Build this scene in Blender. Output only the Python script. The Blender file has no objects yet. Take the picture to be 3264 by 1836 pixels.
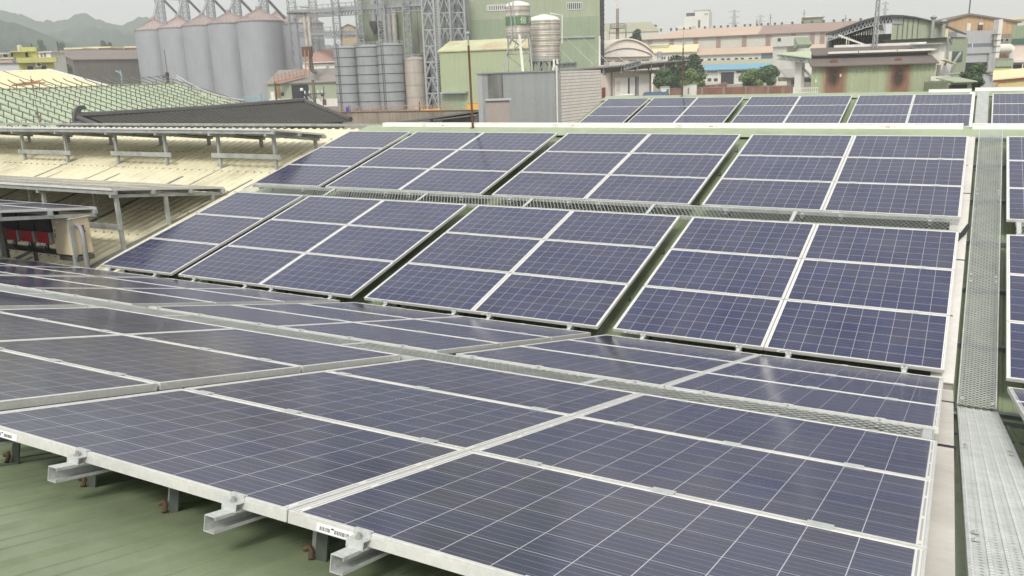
import bpy, math, random
from mathutils import Vector, Matrix
R = random.Random(7)
scn = bpy.context.scene
COL = scn.collection
rad = math.radians

# ---------------------------------------------------------------- camera
CAM = Vector((-0.0052517, -8.3935866, 2.8537204))
YAW, PIT, ROL, FPX = 0.501990845, -0.256005022, -0.031923563, 2655.43
_f = Vector((-math.sin(YAW)*math.cos(PIT), math.cos(YAW)*math.cos(PIT), math.sin(PIT)))
_r0 = Vector((math.cos(YAW), math.sin(YAW), 0)); _u0 = _r0.cross(_f)
_r = math.cos(ROL)*_r0 + math.sin(ROL)*_u0
_u = -math.sin(ROL)*_r0 + math.cos(ROL)*_u0
cd = bpy.data.cameras.new('camera'); cam = bpy.data.objects.new('camera', cd); COL.objects.link(cam)
cd.sensor_width = 36.0; cd.lens = FPX/3264*36.0; cd.clip_start = 0.05; cd.clip_end = 12000
M = Matrix.Identity(4)
for i in range(3):
    M[i][0] = _r[i]; M[i][1] = _u[i]; M[i][2] = -_f[i]; M[i][3] = CAM[i]
cam.matrix_world = M
scn.camera = cam
FH = Vector((-math.sin(YAW), math.cos(YAW), 0)); RH = _r0

# ---------------------------------------------------------------- light
SUN_EL, SUN_AZ = rad(48), rad(162)        # azimuth from +Y clockwise: the sun stands behind the camera
w = bpy.data.worlds.new('World'); scn.world = w; w.use_nodes = True
nt = w.node_tree; nt.nodes.clear()
sky = nt.nodes.new('ShaderNodeTexSky'); sky.sky_type = 'NISHITA'; sky.sun_disc = False
sky.sun_elevation = SUN_EL; sky.sun_rotation = SUN_AZ
sky.air_density = 1.0; sky.dust_density = 6.0; sky.ozone_density = 1.0; sky.altitude = 20
hs = nt.nodes.new('ShaderNodeHueSaturation'); hs.inputs['Saturation'].default_value = 0.12
mx = nt.nodes.new('ShaderNodeMix'); mx.data_type = 'RGBA'; mx.inputs[0].default_value = 0.62
mx.inputs[7].default_value = (7.4, 7.3, 7.0, 1)
_tc = nt.nodes.new('ShaderNodeTexCoord'); _no = nt.nodes.new('ShaderNodeTexNoise'); _no.inputs['Scale'].default_value = 2.6; _no.inputs['Detail'].default_value = 5
_mp = nt.nodes.new('ShaderNodeMapping'); _mp.inputs['Scale'].default_value = (1, 1, 3.5); nt.links.new(_tc.outputs['Generated'], _mp.inputs[0]); nt.links.new(_mp.outputs[0], _no.inputs['Vector'])
_cr = nt.nodes.new('ShaderNodeMix'); _cr.data_type = 'RGBA'; _cr.inputs[6].default_value = (6.3, 6.3, 6.2, 1); _cr.inputs[7].default_value = (7.7, 7.6, 7.3, 1)
nt.links.new(_no.outputs['Fac'], _cr.inputs[0]); nt.links.new(_cr.outputs[2], mx.inputs[7])
bg = nt.nodes.new('ShaderNodeBackground'); bg.inputs['Strength'].default_value = 0.1
wo = nt.nodes.new('ShaderNodeOutputWorld')
nt.links.new(sky.outputs[0], hs.inputs['Color']); nt.links.new(hs.outputs[0], mx.inputs[6])
nt.links.new(mx.outputs[2], bg.inputs[0]); nt.links.new(bg.outputs[0], wo.inputs[0])
sd = bpy.data.lights.new('sun', 'SUN'); sun = bpy.data.objects.new('sun', sd); COL.objects.link(sun)
sd.energy = 1.5; sd.angle = rad(14); sd.color = (1.0, 0.95, 0.86)
sdir = Vector((math.sin(SUN_AZ)*math.cos(SUN_EL), math.cos(SUN_AZ)*math.cos(SUN_EL), math.sin(SUN_EL)))
sun.rotation_euler = sdir.to_track_quat('Z', 'Y').to_euler()
scn.view_settings.view_transform = 'Standard'; scn.view_settings.look = 'None'
scn.view_settings.exposure = 0.72; scn.view_settings.gamma = 1
scn.cycles.max_bounces = 6; scn.cycles.volume_bounces = 1
scn.cycles.use_adaptive_sampling = True

# ---------------------------------------------------------------- helpers
ZG = -4.5
def ray(u, v): return _f + _r*((u-1632)/FPX) - _u*((v-918)/FPX)
def P(u, v, d):
    k = ray(u, v); return CAM + k*(d/k.dot(FH))
ZO = ((0, 3.1415), (800, 3.1415), (1600, 3.1415), (2400, 2.981))
def Q(zone, x, y):
    o, s = ZO[zone-1]; return o + x/s, y/s
def PZ(zone, x, y, d): return P(*Q(zone, x, y), d)
def Gp(u, d, z):
    a = _f + _r*((u-1632)/FPX) + _u*(918/FPX); b = -_u/FPX
    h = z-CAM.z
    v = (h*a.dot(FH) - d*a.z)/(d*b.z - h*b.dot(FH))
    return P(u, v, d)

def tag(o, label=None, cat=None, group=None, kind=None):
    if label: o['label'] = label
    if cat: o['category'] = cat
    if group: o['group'] = group
    if kind: o['kind'] = kind
    return o
def empty(name, loc=(0, 0, 0), rz=0, label=None, cat=None, group=None):
    o = bpy.data.objects.new(name, None); COL.objects.link(o)
    o.empty_display_size = 0.1
    o.location = loc; o.rotation_euler = (0, 0, rz)
    return tag(o, label, cat, group)
def dup(root):
    r = root.copy(); COL.objects.link(r)
    for ch in root.children:
        c = ch.copy(); COL.objects.link(c); c.parent = r
        for g in ch.children:
            d = g.copy(); COL.objects.link(d); d.parent = c
    return r

class MB:
    def __init__(s): s.v = []; s.f = []; s.m = []; s.sm = []
    def add(s, vs, fs, mi=0, smooth=False):
        n = len(s.v); s.v += [tuple(p) for p in vs]
        for f in fs: s.f.append([i+n for i in f]); s.m.append(mi); s.sm.append(smooth)
        return s
    def box(s, x0, x1, y0, y1, z0, z1, mi=0):
        return s.add([(x0, y0, z0), (x1, y0, z0), (x1, y1, z0), (x0, y1, z0), (x0, y0, z1), (x1, y0, z1), (x1, y1, z1), (x0, y1, z1)],
                     [(0, 3, 2, 1), (4, 5, 6, 7), (0, 1, 5, 4), (1, 2, 6, 5), (2, 3, 7, 6), (3, 0, 4, 7)], mi)
    def bar(s, p, q, w, h=None, up=(0, 0, 1), mi=0):
        p = Vector(p); q = Vector(q); d = q-p
        if d.length < 1e-6: return s
        d.normalize(); up = Vector(up)
        if abs(d.dot(up)) > 0.98: up = Vector((0, 1, 0)) if abs(d.y) < 0.9 else Vector((1, 0, 0))
        a = d.cross(up).normalized()*(w/2); b = a.cross(d).normalized()*((h or w)/2)
        return s.add([p-a-b, p+a-b, p+a+b, p-a+b, q-a-b, q+a-b, q+a+b, q-a+b],
                     [(0, 1, 2, 3), (7, 6, 5, 4), (0, 4, 5, 1), (1, 5, 6, 2), (2, 6, 7, 3), (3, 7, 4, 0)], mi)
    def tube(s, pts, r, n=10, r2=None, mi=0, cap=True):
        pts = [Vector(p) for p in pts]; m = len(pts); vs = []
        d0 = (pts[1]-pts[0]).normalized()
        ref = Vector((0, 0, 1)) if abs(d0.z) < .9 else Vector((1, 0, 0))
        for i, p in enumerate(pts):
            d = (pts[min(i+1, m-1)]-pts[max(i-1, 0)]).normalized()
            a = d.cross(ref).normalized(); b = a.cross(d); ref = b
            rr = r if r2 is None else r+(r2-r)*i/(m-1)
            for k in range(n):
                t = 2*math.pi*k/n; vs.append(p+a*(rr*math.cos(t))+b*(rr*math.sin(t)))
        fs = [(i*n+k, i*n+(k+1) % n, (i+1)*n+(k+1) % n, (i+1)*n+k) for i in range(m-1) for k in range(n)]
        s.add(vs, fs, mi, True)
        if cap:
            s.add(vs[:n], [tuple(range(n-1, -1, -1))], mi); s.add(vs[-n:], [tuple(range(n))], mi)
        return s
    def lathe(s, prof, n=32, c=(0, 0, 0), mi=0, a0=0, a1=2*math.pi):
        vs = []; full = abs(a1-a0-2*math.pi) < 1e-6; m = n if full else n+1
        for r, z in prof:
            for k in range(m):
                t = a0+(a1-a0)*k/n; vs.append((c[0]+r*math.cos(t), c[1]+r*math.sin(t), c[2]+z))
        fs = []
        for i in range(len(prof)-1):
            for k in range(n):
                k2 = (k+1) % m
                fs.append((i*m+k, i*m+k2, (i+1)*m+k2, (i+1)*m+k))
        return s.add(vs, fs, mi, True)
    def prism(s, poly, axis, a, b, mi=0):
        """closed polygon (list of 2-D points) extruded along an axis from a to b"""
        def mk(p, t):
            return {'x': (t, p[0], p[1]), 'y': (p[0], t, p[1]), 'z': (p[0], p[1], t)}[axis]
        n = len(poly)
        vs = [mk(p, a) for p in poly]+[mk(p, b) for p in poly]
        fs = [tuple(range(n)), tuple(range(2*n-1, n-1, -1))]+[(i, i+n, (i+1) % n+n, (i+1) % n) for i in range(n)]
        return s.add(vs, fs, mi)
    def slab(s, pts, t, mi=0):
        """flat polygon given by world points, thickened downward"""
        pts = [Vector(p) for p in pts]; n = len(pts)
        vs = pts+[p-Vector((0, 0, t)) for p in pts]
        return s.add(vs, [tuple(range(n)), tuple(range(2*n-1, n-1, -1))]+[(i, i+n, (i+1) % n+n, (i+1) % n) for i in range(n)], mi)
    def build(s, name, mats, parent=None, loc=None, rz=0, bevel=0, sharp=35):
        me = bpy.data.meshes.new(name)
        me.from_pydata(s.v, [], s.f)
        if not isinstance(mats, (list, tuple)): mats = [mats]
        for m_ in mats: me.materials.append(m_)
        me.polygons.foreach_set('material_index', s.m)
        me.polygons.foreach_set('use_smooth', s.sm)
        me.update()
        import bmesh
        bm = bmesh.new(); bm.from_mesh(me); bmesh.ops.recalc_face_normals(bm, faces=bm.faces); bm.to_mesh(me); bm.free()
        if any(s.sm): me.set_sharp_from_angle(angle=rad(sharp))
        o = bpy.data.objects.new(name, me); COL.objects.link(o)
        if parent: o.parent = parent
        if loc is not None: o.location = loc
        if rz: o.rotation_euler = (0, 0, rz)
        if bevel:
            b = o.modifiers.new('bevel', 'BEVEL'); b.width = bevel; b.segments = 2; b.limit_method = 'ANGLE'
        return o

def s2l(c): 
    c /= 255.0
    return c/12.92 if c <= 0.04045 else ((c+0.055)/1.055)**2.4
def C(r, g, b, k=0.8):
    r, g, b = s2l(r), s2l(g), s2l(b); y = .3*r+.55*g+.15*b; q = .82
    return ((y+(r-y)*q)*k, (y+(g-y)*q)*k, (y+(b-y)*q)*k, 1)

def mat(name, col, rough=0.7, metal=0.0, var=0.12, scale=0.6, streak=0.0, rib=0.0, ribaxis='X', ribbump=0.0, stain=None, stain_amt=0.0, stain_scale=0.4, spec=0.4, bump=0.0, bscale=40, fine=0.05):
    """painted / weathered surface: colour with cloudy variation, vertical streaks, optional ribs and stains"""
    m = bpy.data.materials.new(name); m.use_nodes = True
    t = m.node_tree; N = t.nodes; L = t.links
    bs = N['Principled BSDF']; bs.inputs['Roughness'].default_value = rough; bs.inputs['Metallic'].default_value = metal
    bs.inputs['Specular IOR Level'].default_value = spec
    tc = N.new('ShaderNodeTexCoord')
    def noise(sc, vec=None, det=4, rg=0.6):
        n = N.new('ShaderNodeTexNoise'); n.inputs['Scale'].default_value = sc; n.inputs['Detail'].default_value = det; n.inputs['Roughness'].default_value = rg
        L.new(vec or tc.outputs['Object'], n.inputs['Vector']); return n.outputs['Fac']
    def mapr(x, a, b, c, d):
        r_ = N.new('ShaderNodeMapRange'); r_.inputs[1].default_value = a; r_.inputs[2].default_value = b; r_.inputs[3].default_value = c; r_.inputs[4].default_value = d
        L.new(x, r_.inputs[0]); return r_.outputs[0]
    def mul(a, b):
        q = N.new('ShaderNodeMath'); q.operation = 'MULTIPLY'; L.new(a, q.inputs[0]); L.new(b, q.inputs[1]); return q.outputs[0]
    val = mapr(noise(scale), 0.3, 0.7, 1-var, 1+var)
    if fine: val = mul(val, mapr(noise(scale*14, det=3), 0.3, 0.7, 1-fine, 1+fine))
    if streak:
        mp = N.new('ShaderNodeMapping'); mp.inputs['Scale'].default_value = (1, 1, 0.06); L.new(tc.outputs['Object'], mp.inputs[0])
        val = mul(val, mapr(noise(2.2, mp.outputs[0], 5, .65), 0.42, 0.72, 1.0, 1-streak))
    wv = None
    if rib:
        wv = N.new('ShaderNodeTexWave'); wv.bands_direction = ribaxis; wv.inputs['Scale'].default_value = 0.314/rib; wv.inputs['Distortion'].default_value = 0
        L.new(tc.outputs['Object'], wv.inputs[0])
    rgb = N.new('ShaderNodeRGB'); rgb.outputs[0].default_value = col
    vm = N.new('ShaderNodeVectorMath'); vm.operation = 'SCALE'; L.new(rgb.outputs[0], vm.inputs[0]); L.new(val, vm.inputs['Scale'])
    out = vm.outputs[0]
    if stain:
        mp = N.new('ShaderNodeMapping'); mp.inputs['Scale'].default_value = (1, 1, 0.25); L.new(tc.outputs['Object'], mp.inputs[0])
        fac = mapr(noise(stain_scale, mp.outputs[0], 6, .65), 0.5, 0.68, 0, stain_amt)
        mi = N.new('ShaderNodeMix'); mi.data_type = 'RGBA'; L.new(fac, mi.inputs[0]); L.new(out, mi.inputs[6]); mi.inputs[7].default_value = stain
        out = mi.outputs[2]
    L.new(out, bs.inputs['Base Color'])
    if rib and ribbump:
        b = N.new('ShaderNodeBump'); b.inputs['Strength'].default_value = 0.6; b.inputs['Distance'].default_value = ribbump; L.new(wv.outputs['Fac'], b.inputs['Height']); L.new(b.outputs[0], bs.inputs['Normal'])
    elif bump:
        b = N.new('ShaderNodeBump'); b.inputs['Strength'].default_value = 0.5; b.inputs['Distance'].default_value = bump; L.new(noise(bscale), b.inputs['Height']); L.new(b.outputs[0], bs.inputs['Normal'])
    L.new(mapr(noise(scale*5), 0.3, 0.7, max(.02, rough-0.08), min(1, rough+0.08)), bs.inputs['Roughness'])
    return m

# ---------------------------------------------------------------- materials
RUST = C(150, 95, 60, .6)
M_alu = mat('anodised aluminium', (0.63, 0.63, 0.61, 1), .40, .3, .08, 3, streak=.05, fine=.08)
M_galv = mat('galvanised steel', (0.50, 0.52, 0.51, 1), .45, .3, .18, 6, fine=.12)
M_galv2 = mat('weathered galvanised steel', (0.33, 0.345, 0.33, 1), .6, .15, .2, 4, stain=C(120, 120, 105), stain_amt=.4, stain_scale=3)
M_white = mat('white powder coat', (0.83, 0.82, 0.80, 1), .45, 0, .04, .8, streak=.06)
M_beige = mat('dusty beige cover', (0.56, 0.53, 0.49, 1), .6, 0, .1, 1.5, streak=.08, stain=C(165, 150, 130), stain_amt=.5)
M_black = mat('black plastic', (0.02, 0.02, 0.022, 1), .5, 0, .1)
M_dark = mat('dark painted steel', (0.045, 0.05, 0.052, 1), .6, .2, .2, 2)
M_rust = mat('rusty steel', C(124, 84, 62, .7), .85, 0, .35, 5, stain=C(95, 55, 40, .6), stain_amt=.8, stain_scale=6)
M_glint = mat('galvanised bond with painted glint', (0.74, 0.75, 0.74, 1), .35, .3, .1, 5)  # paler than the mesh: the shine of the bonds is put into the colour
M_mesh = mat('galvanised mesh', (0.47, 0.49, 0.48, 1), .5, .2, .15, 5, fine=.1)
M_seal = mat('brown sealant', C(128, 100, 66, .45), .8, 0, .3, 30)
M_roofg = mat('green painted roof sheet', (0.205, 0.25, 0.155, 1), .45, 0, .18, .7, stain=C(104, 112, 82, .6), stain_amt=.35, stain_scale=1.2, fine=.08)
M_roofc = mat('cream painted roof sheet', (0.66, 0.625, 0.46, 1), .5, 0, .08, .4, stain=C(150, 140, 112, .8), stain_amt=.4, stain_scale=.9, fine=.06)
M_ridgeg = mat('pale green ridge flashing', (0.29, 0.345, 0.23, 1), .5, 0, .1, 1, stain=C(140, 140, 110), stain_amt=.4, stain_scale=2)

def panel_material():
    m = bpy.data.materials.new('polycrystalline solar cells'); m.use_nodes = True
    t = m.node_tree; N = t.nodes; L = t.links; bs = N['Principled BSDF']
    tc = N.new('ShaderNodeTexCoord'); sp = N.new('ShaderNodeSeparateXYZ'); L.new(tc.outputs['Object'], sp.inputs[0])
    def ma(op, a, b=None, c=None):
        q = N.new('ShaderNodeMath'); q.operation = op
        for i, x in enumerate((a, b, c)):
            if x is None: continue
            if isinstance(x, (int, float)): q.inputs[i].default_value = x
            else: L.new(x, q.inputs[i])
        return q.outputs[0]
    X, Y = sp.outputs[0], sp.outputs[1]
    cu = ma('DIVIDE', ma('SUBTRACT', X, 0.032), (PW-0.064)/10)
    cv = ma('DIVIDE', ma('SUBTRACT', Y, 0.019), (PH-0.038)/6)
    def line(x, half):   # 1 near integer values of x
        f = ma('ABSOLUTE', ma('SUBTRACT', ma('FRACT', ma('ADD', x, 0.5)), 0.5))
        return ma('LESS_THAN', f, half)
    gap = ma('MAXIMUM', line(cu, 0.0095), line(cv, 0.0085))
    bus = line(ma('ADD', ma('MULTIPLY', cv, 4.0), 0.5), 0.017)
    inx = ma('MULTIPLY', ma('GREATER_THAN', cu, 0.0), ma('LESS_THAN', cu, 10.0))
    iny = ma('MULTIPLY', ma('GREATER_THAN', cv, 0.0), ma('LESS_THAN', cv, 6.0))
    inside = ma('MULTIPLY', inx, iny)
    # ribbon dashes in the white end margins
    mg = ma('MINIMUM', ma('ABSOLUTE', ma('SUBTRACT', X, 0.022)), ma('ABSOLUTE', ma('SUBTRACT', X, PW-0.022)))
    dash = ma('MULTIPLY', ma('LESS_THAN', mg, 0.0035), ma('LESS_THAN', ma('FRACT', ma('ADD', ma('MULTIPLY', cv, 0.5), 0.04)), 0.88))
    fl = N.new('ShaderNodeCombineXYZ'); L.new(ma('FLOOR', cu), fl.inputs[0]); L.new(ma('FLOOR', cv), fl.inputs[1])
    oi = N.new('ShaderNodeObjectInfo'); L.new(ma('MULTIPLY', oi.outputs['Random'], 37.0), fl.inputs[2])
    wn = N.new('ShaderNodeTexWhiteNoise'); wn.noise_dimensions = '3D'; L.new(fl.outputs[0], wn.inputs['Vector'])
    vo = N.new('ShaderNodeTexVoronoi'); vo.inputs['Scale'].default_value = 70; L.new(tc.outputs['Object'], vo.inputs['Vector'])
    vs = N.new('ShaderNodeSeparateColor'); L.new(vo.outputs['Color'], vs.inputs[0])
    cr = N.new('ShaderNodeMix'); cr.data_type = 'RGBA'
    L.new(ma('ADD', ma('MULTIPLY', wn.outputs['Value'], 0.6), ma('ADD', ma('MULTIPLY', vs.outputs[0], 0.45), ma('MULTIPLY', oi.outputs['Random'], 0.25))), cr.inputs[0])
    cr.inputs[6].default_value = (0.005, 0.015, 0.082, 1); cr.inputs[7].default_value = (0.016, 0.018, 0.058, 1)
    def mixc(f, a, col):
        q = N.new('ShaderNodeMix'); q.data_type = 'RGBA'; L.new(f, q.inputs[0]); L.new(a, q.inputs[6])
        if isinstance(col, tuple): q.inputs[7].default_value = col
        else: L.new(col, q.inputs[7])
        return q.outputs[2]
    c1 = mixc(bus, cr.outputs[2], (0.24, 0.24, 0.28, 1))
    c1 = mixc(gap, c1, (0.46, 0.46, 0.49, 1))
    wh = N.new('ShaderNodeRGB'); wh.outputs[0].default_value = (0.74, 0.74, 0.72, 1)
    whd = mixc(dash, wh.outputs[0], (0.38, 0.38, 0.36, 1))
    c2 = mixc(inside, whd, c1)
    # dust film and specks
    n1 = N.new('ShaderNodeTexNoise'); n1.inputs['Scale'].default_value = 2.2; n1.inputs['Detail'].default_value = 6; n1.noise_dimensions = '4D'
    L.new(tc.outputs['Object'], n1.inputs['Vector']); L.new(ma('MULTIPLY', oi.outputs['Random'], 50.0), n1.inputs['W'])
    mr = N.new('ShaderNodeMapRange'); mr.inputs[1].default_value = .3; mr.inputs[2].default_value = .7; mr.inputs[3].default_value = 0.0; mr.inputs[4].default_value = 0.065
    L.new(n1.outputs['Fac'], mr.inputs[0])
    v2 = N.new('ShaderNodeTexVoronoi'); v2.inputs['Scale'].default_value = 9; v2.voronoi_dimensions = '4D'; L.new(tc.outputs['Object'], v2.inputs['Vector']); L.new(ma('MULTIPLY', oi.outputs['Random'], 91.0), v2.inputs['W'])
    spk = ma('MULTIPLY', ma('LESS_THAN', v2.outputs['Distance'], 0.035), 0.7)
    c3 = mixc(ma('MAXIMUM', mr.outputs[0], spk), c2, (0.40, 0.38, 0.37, 1))
    L.new(c3, bs.inputs['Base Color'])
    bs.inputs['Roughness'].default_value = 0.55; bs.inputs['Specular IOR Level'].default_value = 0.0
    bs.inputs['Coat Weight'].default_value = 1.0; bs.inputs['Coat IOR'].default_value = 1.5
    r2 = N.new('ShaderNodeMapRange'); r2.inputs[1].default_value = .3; r2.inputs[2].default_value = .7; r2.inputs[3].default_value = 0.12; r2.inputs[4].default_value = 0.2
    L.new(n1.outputs['Fac'], r2.inputs[0]); L.new(r2.outputs[0], bs.inputs['Coat Roughness'])
    return m

# ================================================================ the factory roof
PW, PH, PP, MID = 1.6648, 1.033, 1.053, 0.0062
HB = 3*PP-0.02
SA, SB = 0.2430, 0.2457
OA = Vector((0.0009, -0.2136, -0.0066))
def frame(o, s, near=False):
    c_, s_ = math.cos(s), math.sin(s)
    ax, ay = (Vector((-1, 0, 0)), Vector((0, -c_, s_))) if near else (Vector((1, 0, 0)), Vector((0, c_, s_)))
    az = ax.cross(ay); m = Matrix.Identity(4)
    for i in range(3): m[i][0], m[i][1], m[i][2], m[i][3] = ax[i], ay[i], az[i], o[i]
    return m
FA = frame(OA, SA, True); FB = frame(Vector((0, 0, 0)), SB)
FC = frame(Vector((-0.0035, 22.037-6.768*math.cos(.2507), 1.6795-6.768*math.sin(.2507))), .2507)
def T(x, y, z=0): return Matrix.Translation((x, y, z))
M_cell = panel_material()
M_back = mat('white backsheet', (.72, .72, .71, 1), .6, 0, .03)

# ---- one solar panel (frame + glass), 1.65 x 1.02 m, origin at its lower left top corner
def rings(mb, prof, W, H):
    vs = []
    for o, z in prof: vs += [(o, o, z), (W-o, o, z), (W-o, H-o, z), (o, H-o, z)]
    fs = [(i*4+k, i*4+(k+1) % 4, i*4+4+(k+1) % 4, i*4+4+k) for i in range(len(prof)-1) for k in range(4)]
    mb.add(vs, fs)
def make_panel():
    r = empty('solar_panel', label='solar panel', cat='solar panel')
    f = MB(); rings(f, [(0.022, -0.0385), (0.0, -0.0385), (0.0, -0.0105), (0.0012, -0.0095), (0.0, -0.0085), (0.0, -0.0012), (0.0012, 0.0), (0.0105, 0.0), (0.0112, -0.0008), (0.0112, -0.004), (0.004, -0.004), (0.004, -0.036), (0.022, -0.036), (0.022, -0.0385)], PW, PH)
    f.build('frame', M_alu, r)
    MB().box(0.0045, PW-0.0045, 0.0045, PH-0.0045, -0.009, -0.003).box(.0046, PW-.0046, .0046, PH-.0046, -.0102, -.0091, 1).build('glass', [M_cell, M_back], r)
    return r
PANEL = make_panel(); _used = [False]
def copy_first(proto, used):
    if not used[0]: used[0] = True; return proto
    return dup(proto)
def put_panel(F, x, y, label, group, z=0, sy=1):
    o = copy_first(PANEL, _used)
    m = F @ T(x, y, z)
    if sy != 1: m = m @ Matrix.Diagonal((1, sy, 1, 1))
    o.matrix_world = m; tag(o, label, 'solar panel', group); return o
ORD = ['first', 'second', 'third', 'fourth', 'fifth', 'sixth', 'seventh', 'eighth', 'ninth', 'tenth', 'eleventh', 'twelfth']

# ---- mounting rail with clamps
def zclamp(y, d):
    """end clamp bracket in the y-z plane of a rail; d = +1 when the panel lies towards +y"""
    mb = MB(); w2 = 0.03; e = d
    pl = [(.012, -.003, .0012, .0045), (-.0005, -.003, -.018, .0012), (-.003, -.034, -.018, -.015), (-.031, -.034, -.0415, -.018), (-.010, -.031, -.0415, -.0385)]
    for a, b_, z0, z1 in pl: mb.box(-w2, w2, y+min(e*a, e*b_), y+max(e*a, e*b_), z0, z1)
    return mb
def make_rail(sgn):
    r = empty('mounting_rail', label='rail', cat='mounting rail')
    y0, y1 = (-0.10, HB+0.04) if sgn > 0 else (-0.05, HB+0.105)
    if sgn > 0: prof = [(-.022, -.0895), (.022, -.0895), (.022, -.079), (.0195, -.079), (.0195, -.087), (-.0195, -.087), (-.0195, -.0415), (.0195, -.0415), (.0195, -.0495), (.022, -.0495), (.022, -.039), (-.022, -.039)]
    else: prof = [(.022, -.0895), (.022, -.039), (-.022, -.039), (-.022, -.0495), (-.0195, -.0495), (-.0195, -.0415), (.0195, -.0415), (.0195, -.087), (-.0195, -.087), (-.0195, -.079), (-.022, -.079), (-.022, -.0895)]
    mb = MB(); n = len(prof)
    vs = [(p[0], y0, p[1]) for p in prof]+[(p[0], y1, p[1]) for p in prof]
    mb.add(vs, [tuple(range(n)), tuple(range(2*n-1, n-1, -1))]+[(i, i+n, (i+1) % n+n, (i+1) % n) for i in range(n)])
    mb.build('channel', M_galv, r)
    for y, d in ((0, 1), (HB, -1)):
        cl = zclamp(y, d).build('end_clamp', M_galv, r, bevel=.0008)
        b = MB(); b.lathe([(0, -.0145), (.011, -.0145), (.011, -.010), (.006, -.010), (.006, .001), (0, .001)], 6, (0, y-d*.018, 0)); b.build('bolt', M_galv2, cl)
    for k in (1, 2):
        y = k*PP-.01; m = MB()
        m.box(-.042, .042, y-.024, y+.024, .0012, .0045); m.box(-.042, .042, y-.008, y-.006, -.03, .0012); m.box(-.042, .042, y+.006, y+.008, -.03, .0012)
        m.build('mid_clamp', M_galv, r, bevel=.0006)
    for y in ((1.5,) if sgn < 0 else (.25, 1.7)):
        g = MB(); x0 = .024 if sgn < 0 else -.030
        g.box(x0, x0+.006, y-.03, y+.03, -.33, -.05); g.box(x0-.03, x0+.04, y-.035, y+.035, -.336, -.328)
        fo = g.build('foot', M_dark, r)
        q = MB(); q.tube([(x0-.012, y-.045, -.30), (x0+.002, y-.04, -.235), (x0+.012, y-.02, -.228), (x0+.016, y+.03, -.232)], .009, 6)
        q.build('sealant', M_seal, fo)
    return r
RAILB, RAILA = make_rail(1), make_rail(-1); _ub, _ua = [False], [False]

# column left edges (world x for B and C, minus local x for A)
def cols(gaps, single_last=True):
    out = []; x = 0.0
    for i, g in enumerate(gaps):
        out.append(x-PW); out.append(x-2*PW-MID); x = x-2*PW-MID-g
    return out
CB = cols([.1834, .2138, .1516, .2])[:7]
CC = cols([.2017, .2355, .1443, .2])[:7]
CA = cols([.1735, .2373, .2, .19, .19])
V2B, V2A = 3.129+.4677, 3.129+.4977
RX = 0.503
for ci, x in enumerate(CB):
    for bl, vb in ((0, 0), (1, V2B)):
        for k in range(3):
            put_panel(FB, x, vb+k*PP, f'solar panel on the facing slope, {ORD[bl*3+k]} row above valley, {ORD[ci]} column left of walkway', 'solar panels on the facing slope')
        for j, dx in enumerate((.249, 1.323) if ci % 2 == 0 else (.366, 1.417)):
            o = copy_first(RAILB, _ub); o.matrix_world = FB @ T(x+dx, vb)
            tag(o, f'galvanised rail under {("valley-side","ridge-side")[bl]} panels of facing slope, {("left","right")[j]} part of {ORD[ci]} column from walkway', 'mounting rail', 'rails under the solar panels')
for ci, x in enumerate(CA):
    for bl, vb in ((0, 0), (1, V2A)):
        for k in range(3):
            if bl == 1 and ci > 7: continue
            put_panel(FA, -x-PW, vb+k*PP, f'solar panel on the near slope, {ORD[bl*3+k]} row above valley, {ORD[ci]} column left of walkway', 'solar panels on the near slope')
        if bl == 1 and ci > 3: continue
        for j, dx in enumerate((.318, .854, 1.391) if ci % 2 == 0 else (.20, .945, 1.51)):
            o = copy_first(RAILA, _ua); o.matrix_world = FA @ T(-x-PW+dx, vb)
            tag(o, f'galvanised rail under {("valley-side","ridge-side")[bl]} panels of near slope, {("right","middle","left")[j]} part of {ORD[ci]} column from walkway', 'mounting rail', 'rails under the solar panels')
CROWS = [6.768-PH-k*1.0452 for k in range(3)]
for ci, x in enumerate(CC):
    for k, v in enumerate(CROWS):
        put_panel(FC, x, v, f'solar panel on the far slope, {("top","second highest","third highest")[k]} row, {ORD[ci]} column left of walkway', 'solar panels on the far slope')
    for j, dx in ((0, .325), (1, PW-.31)):
        o = dup(RAILB); o.matrix_world = FC @ T(x+dx, 6.768-HB)
        tag(o, f'galvanised rail under top panels of far slope, {("left","right")[j]} part of {ORD[ci]} column from walkway', 'mounting rail', 'rails under the solar panels')
for bl, vb in ((0, 0), (1, V2B)):
    for k in range(3):
        put_panel(FB, RX, vb+k*PP, f'solar panel right of the long walkway on the facing slope, {ORD[bl*3+k]} row above valley', 'solar panels right of the walkway')
for k, v in enumerate(CROWS):
    put_panel(FC, RX+.02, v, f'solar panel right of the walkway on the far slope, {("top","second highest","third highest")[k]} row', 'solar panels right of the walkway')
for k in range(3):
    put_panel(FA, -RX-PW, .06+k*PP, f'solar panel right of the walkway on the near slope, {ORD[k]} row above valley', 'solar panels right of the walkway')

# ---- barcode stickers on the lower frame faces
M_stick = mat('white sticker', (0.82, 0.82, 0.82, 1), .5, 0, .02)
M_ink = mat('printed ink', (0.05, 0.05, 0.05, 1), .6, 0, .02)
def sticker(F, x, y, label, near):
    o = empty('barcode_sticker', label=label, cat='sticker', group='barcode stickers on the panel frames')
    yy = .0004 if near else -.0004
    a = MB(); a.box(0, .145, min(0, yy), max(0, yy), -.036, -.012); a.build('paper', M_stick, o)
    b = MB(); rr = random.Random(int(abs(x)*100)); xx = .028; y2 = (yy, yy*2) if yy > 0 else (yy*2, yy)
    while xx < .135:
        wd = rr.choice((.0012, .002, .003))
        if not .078 < xx < .094: b.box(xx, xx+wd, y2[0], y2[1], -.032, -.020)
        xx += wd+rr.choice((.0014, .002))
    b.box(.082, .092, y2[0], y2[1], -.022, -.017)
    b.build('barcode', M_ink, o)
    o.matrix_world = F @ T(x, y)
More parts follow.
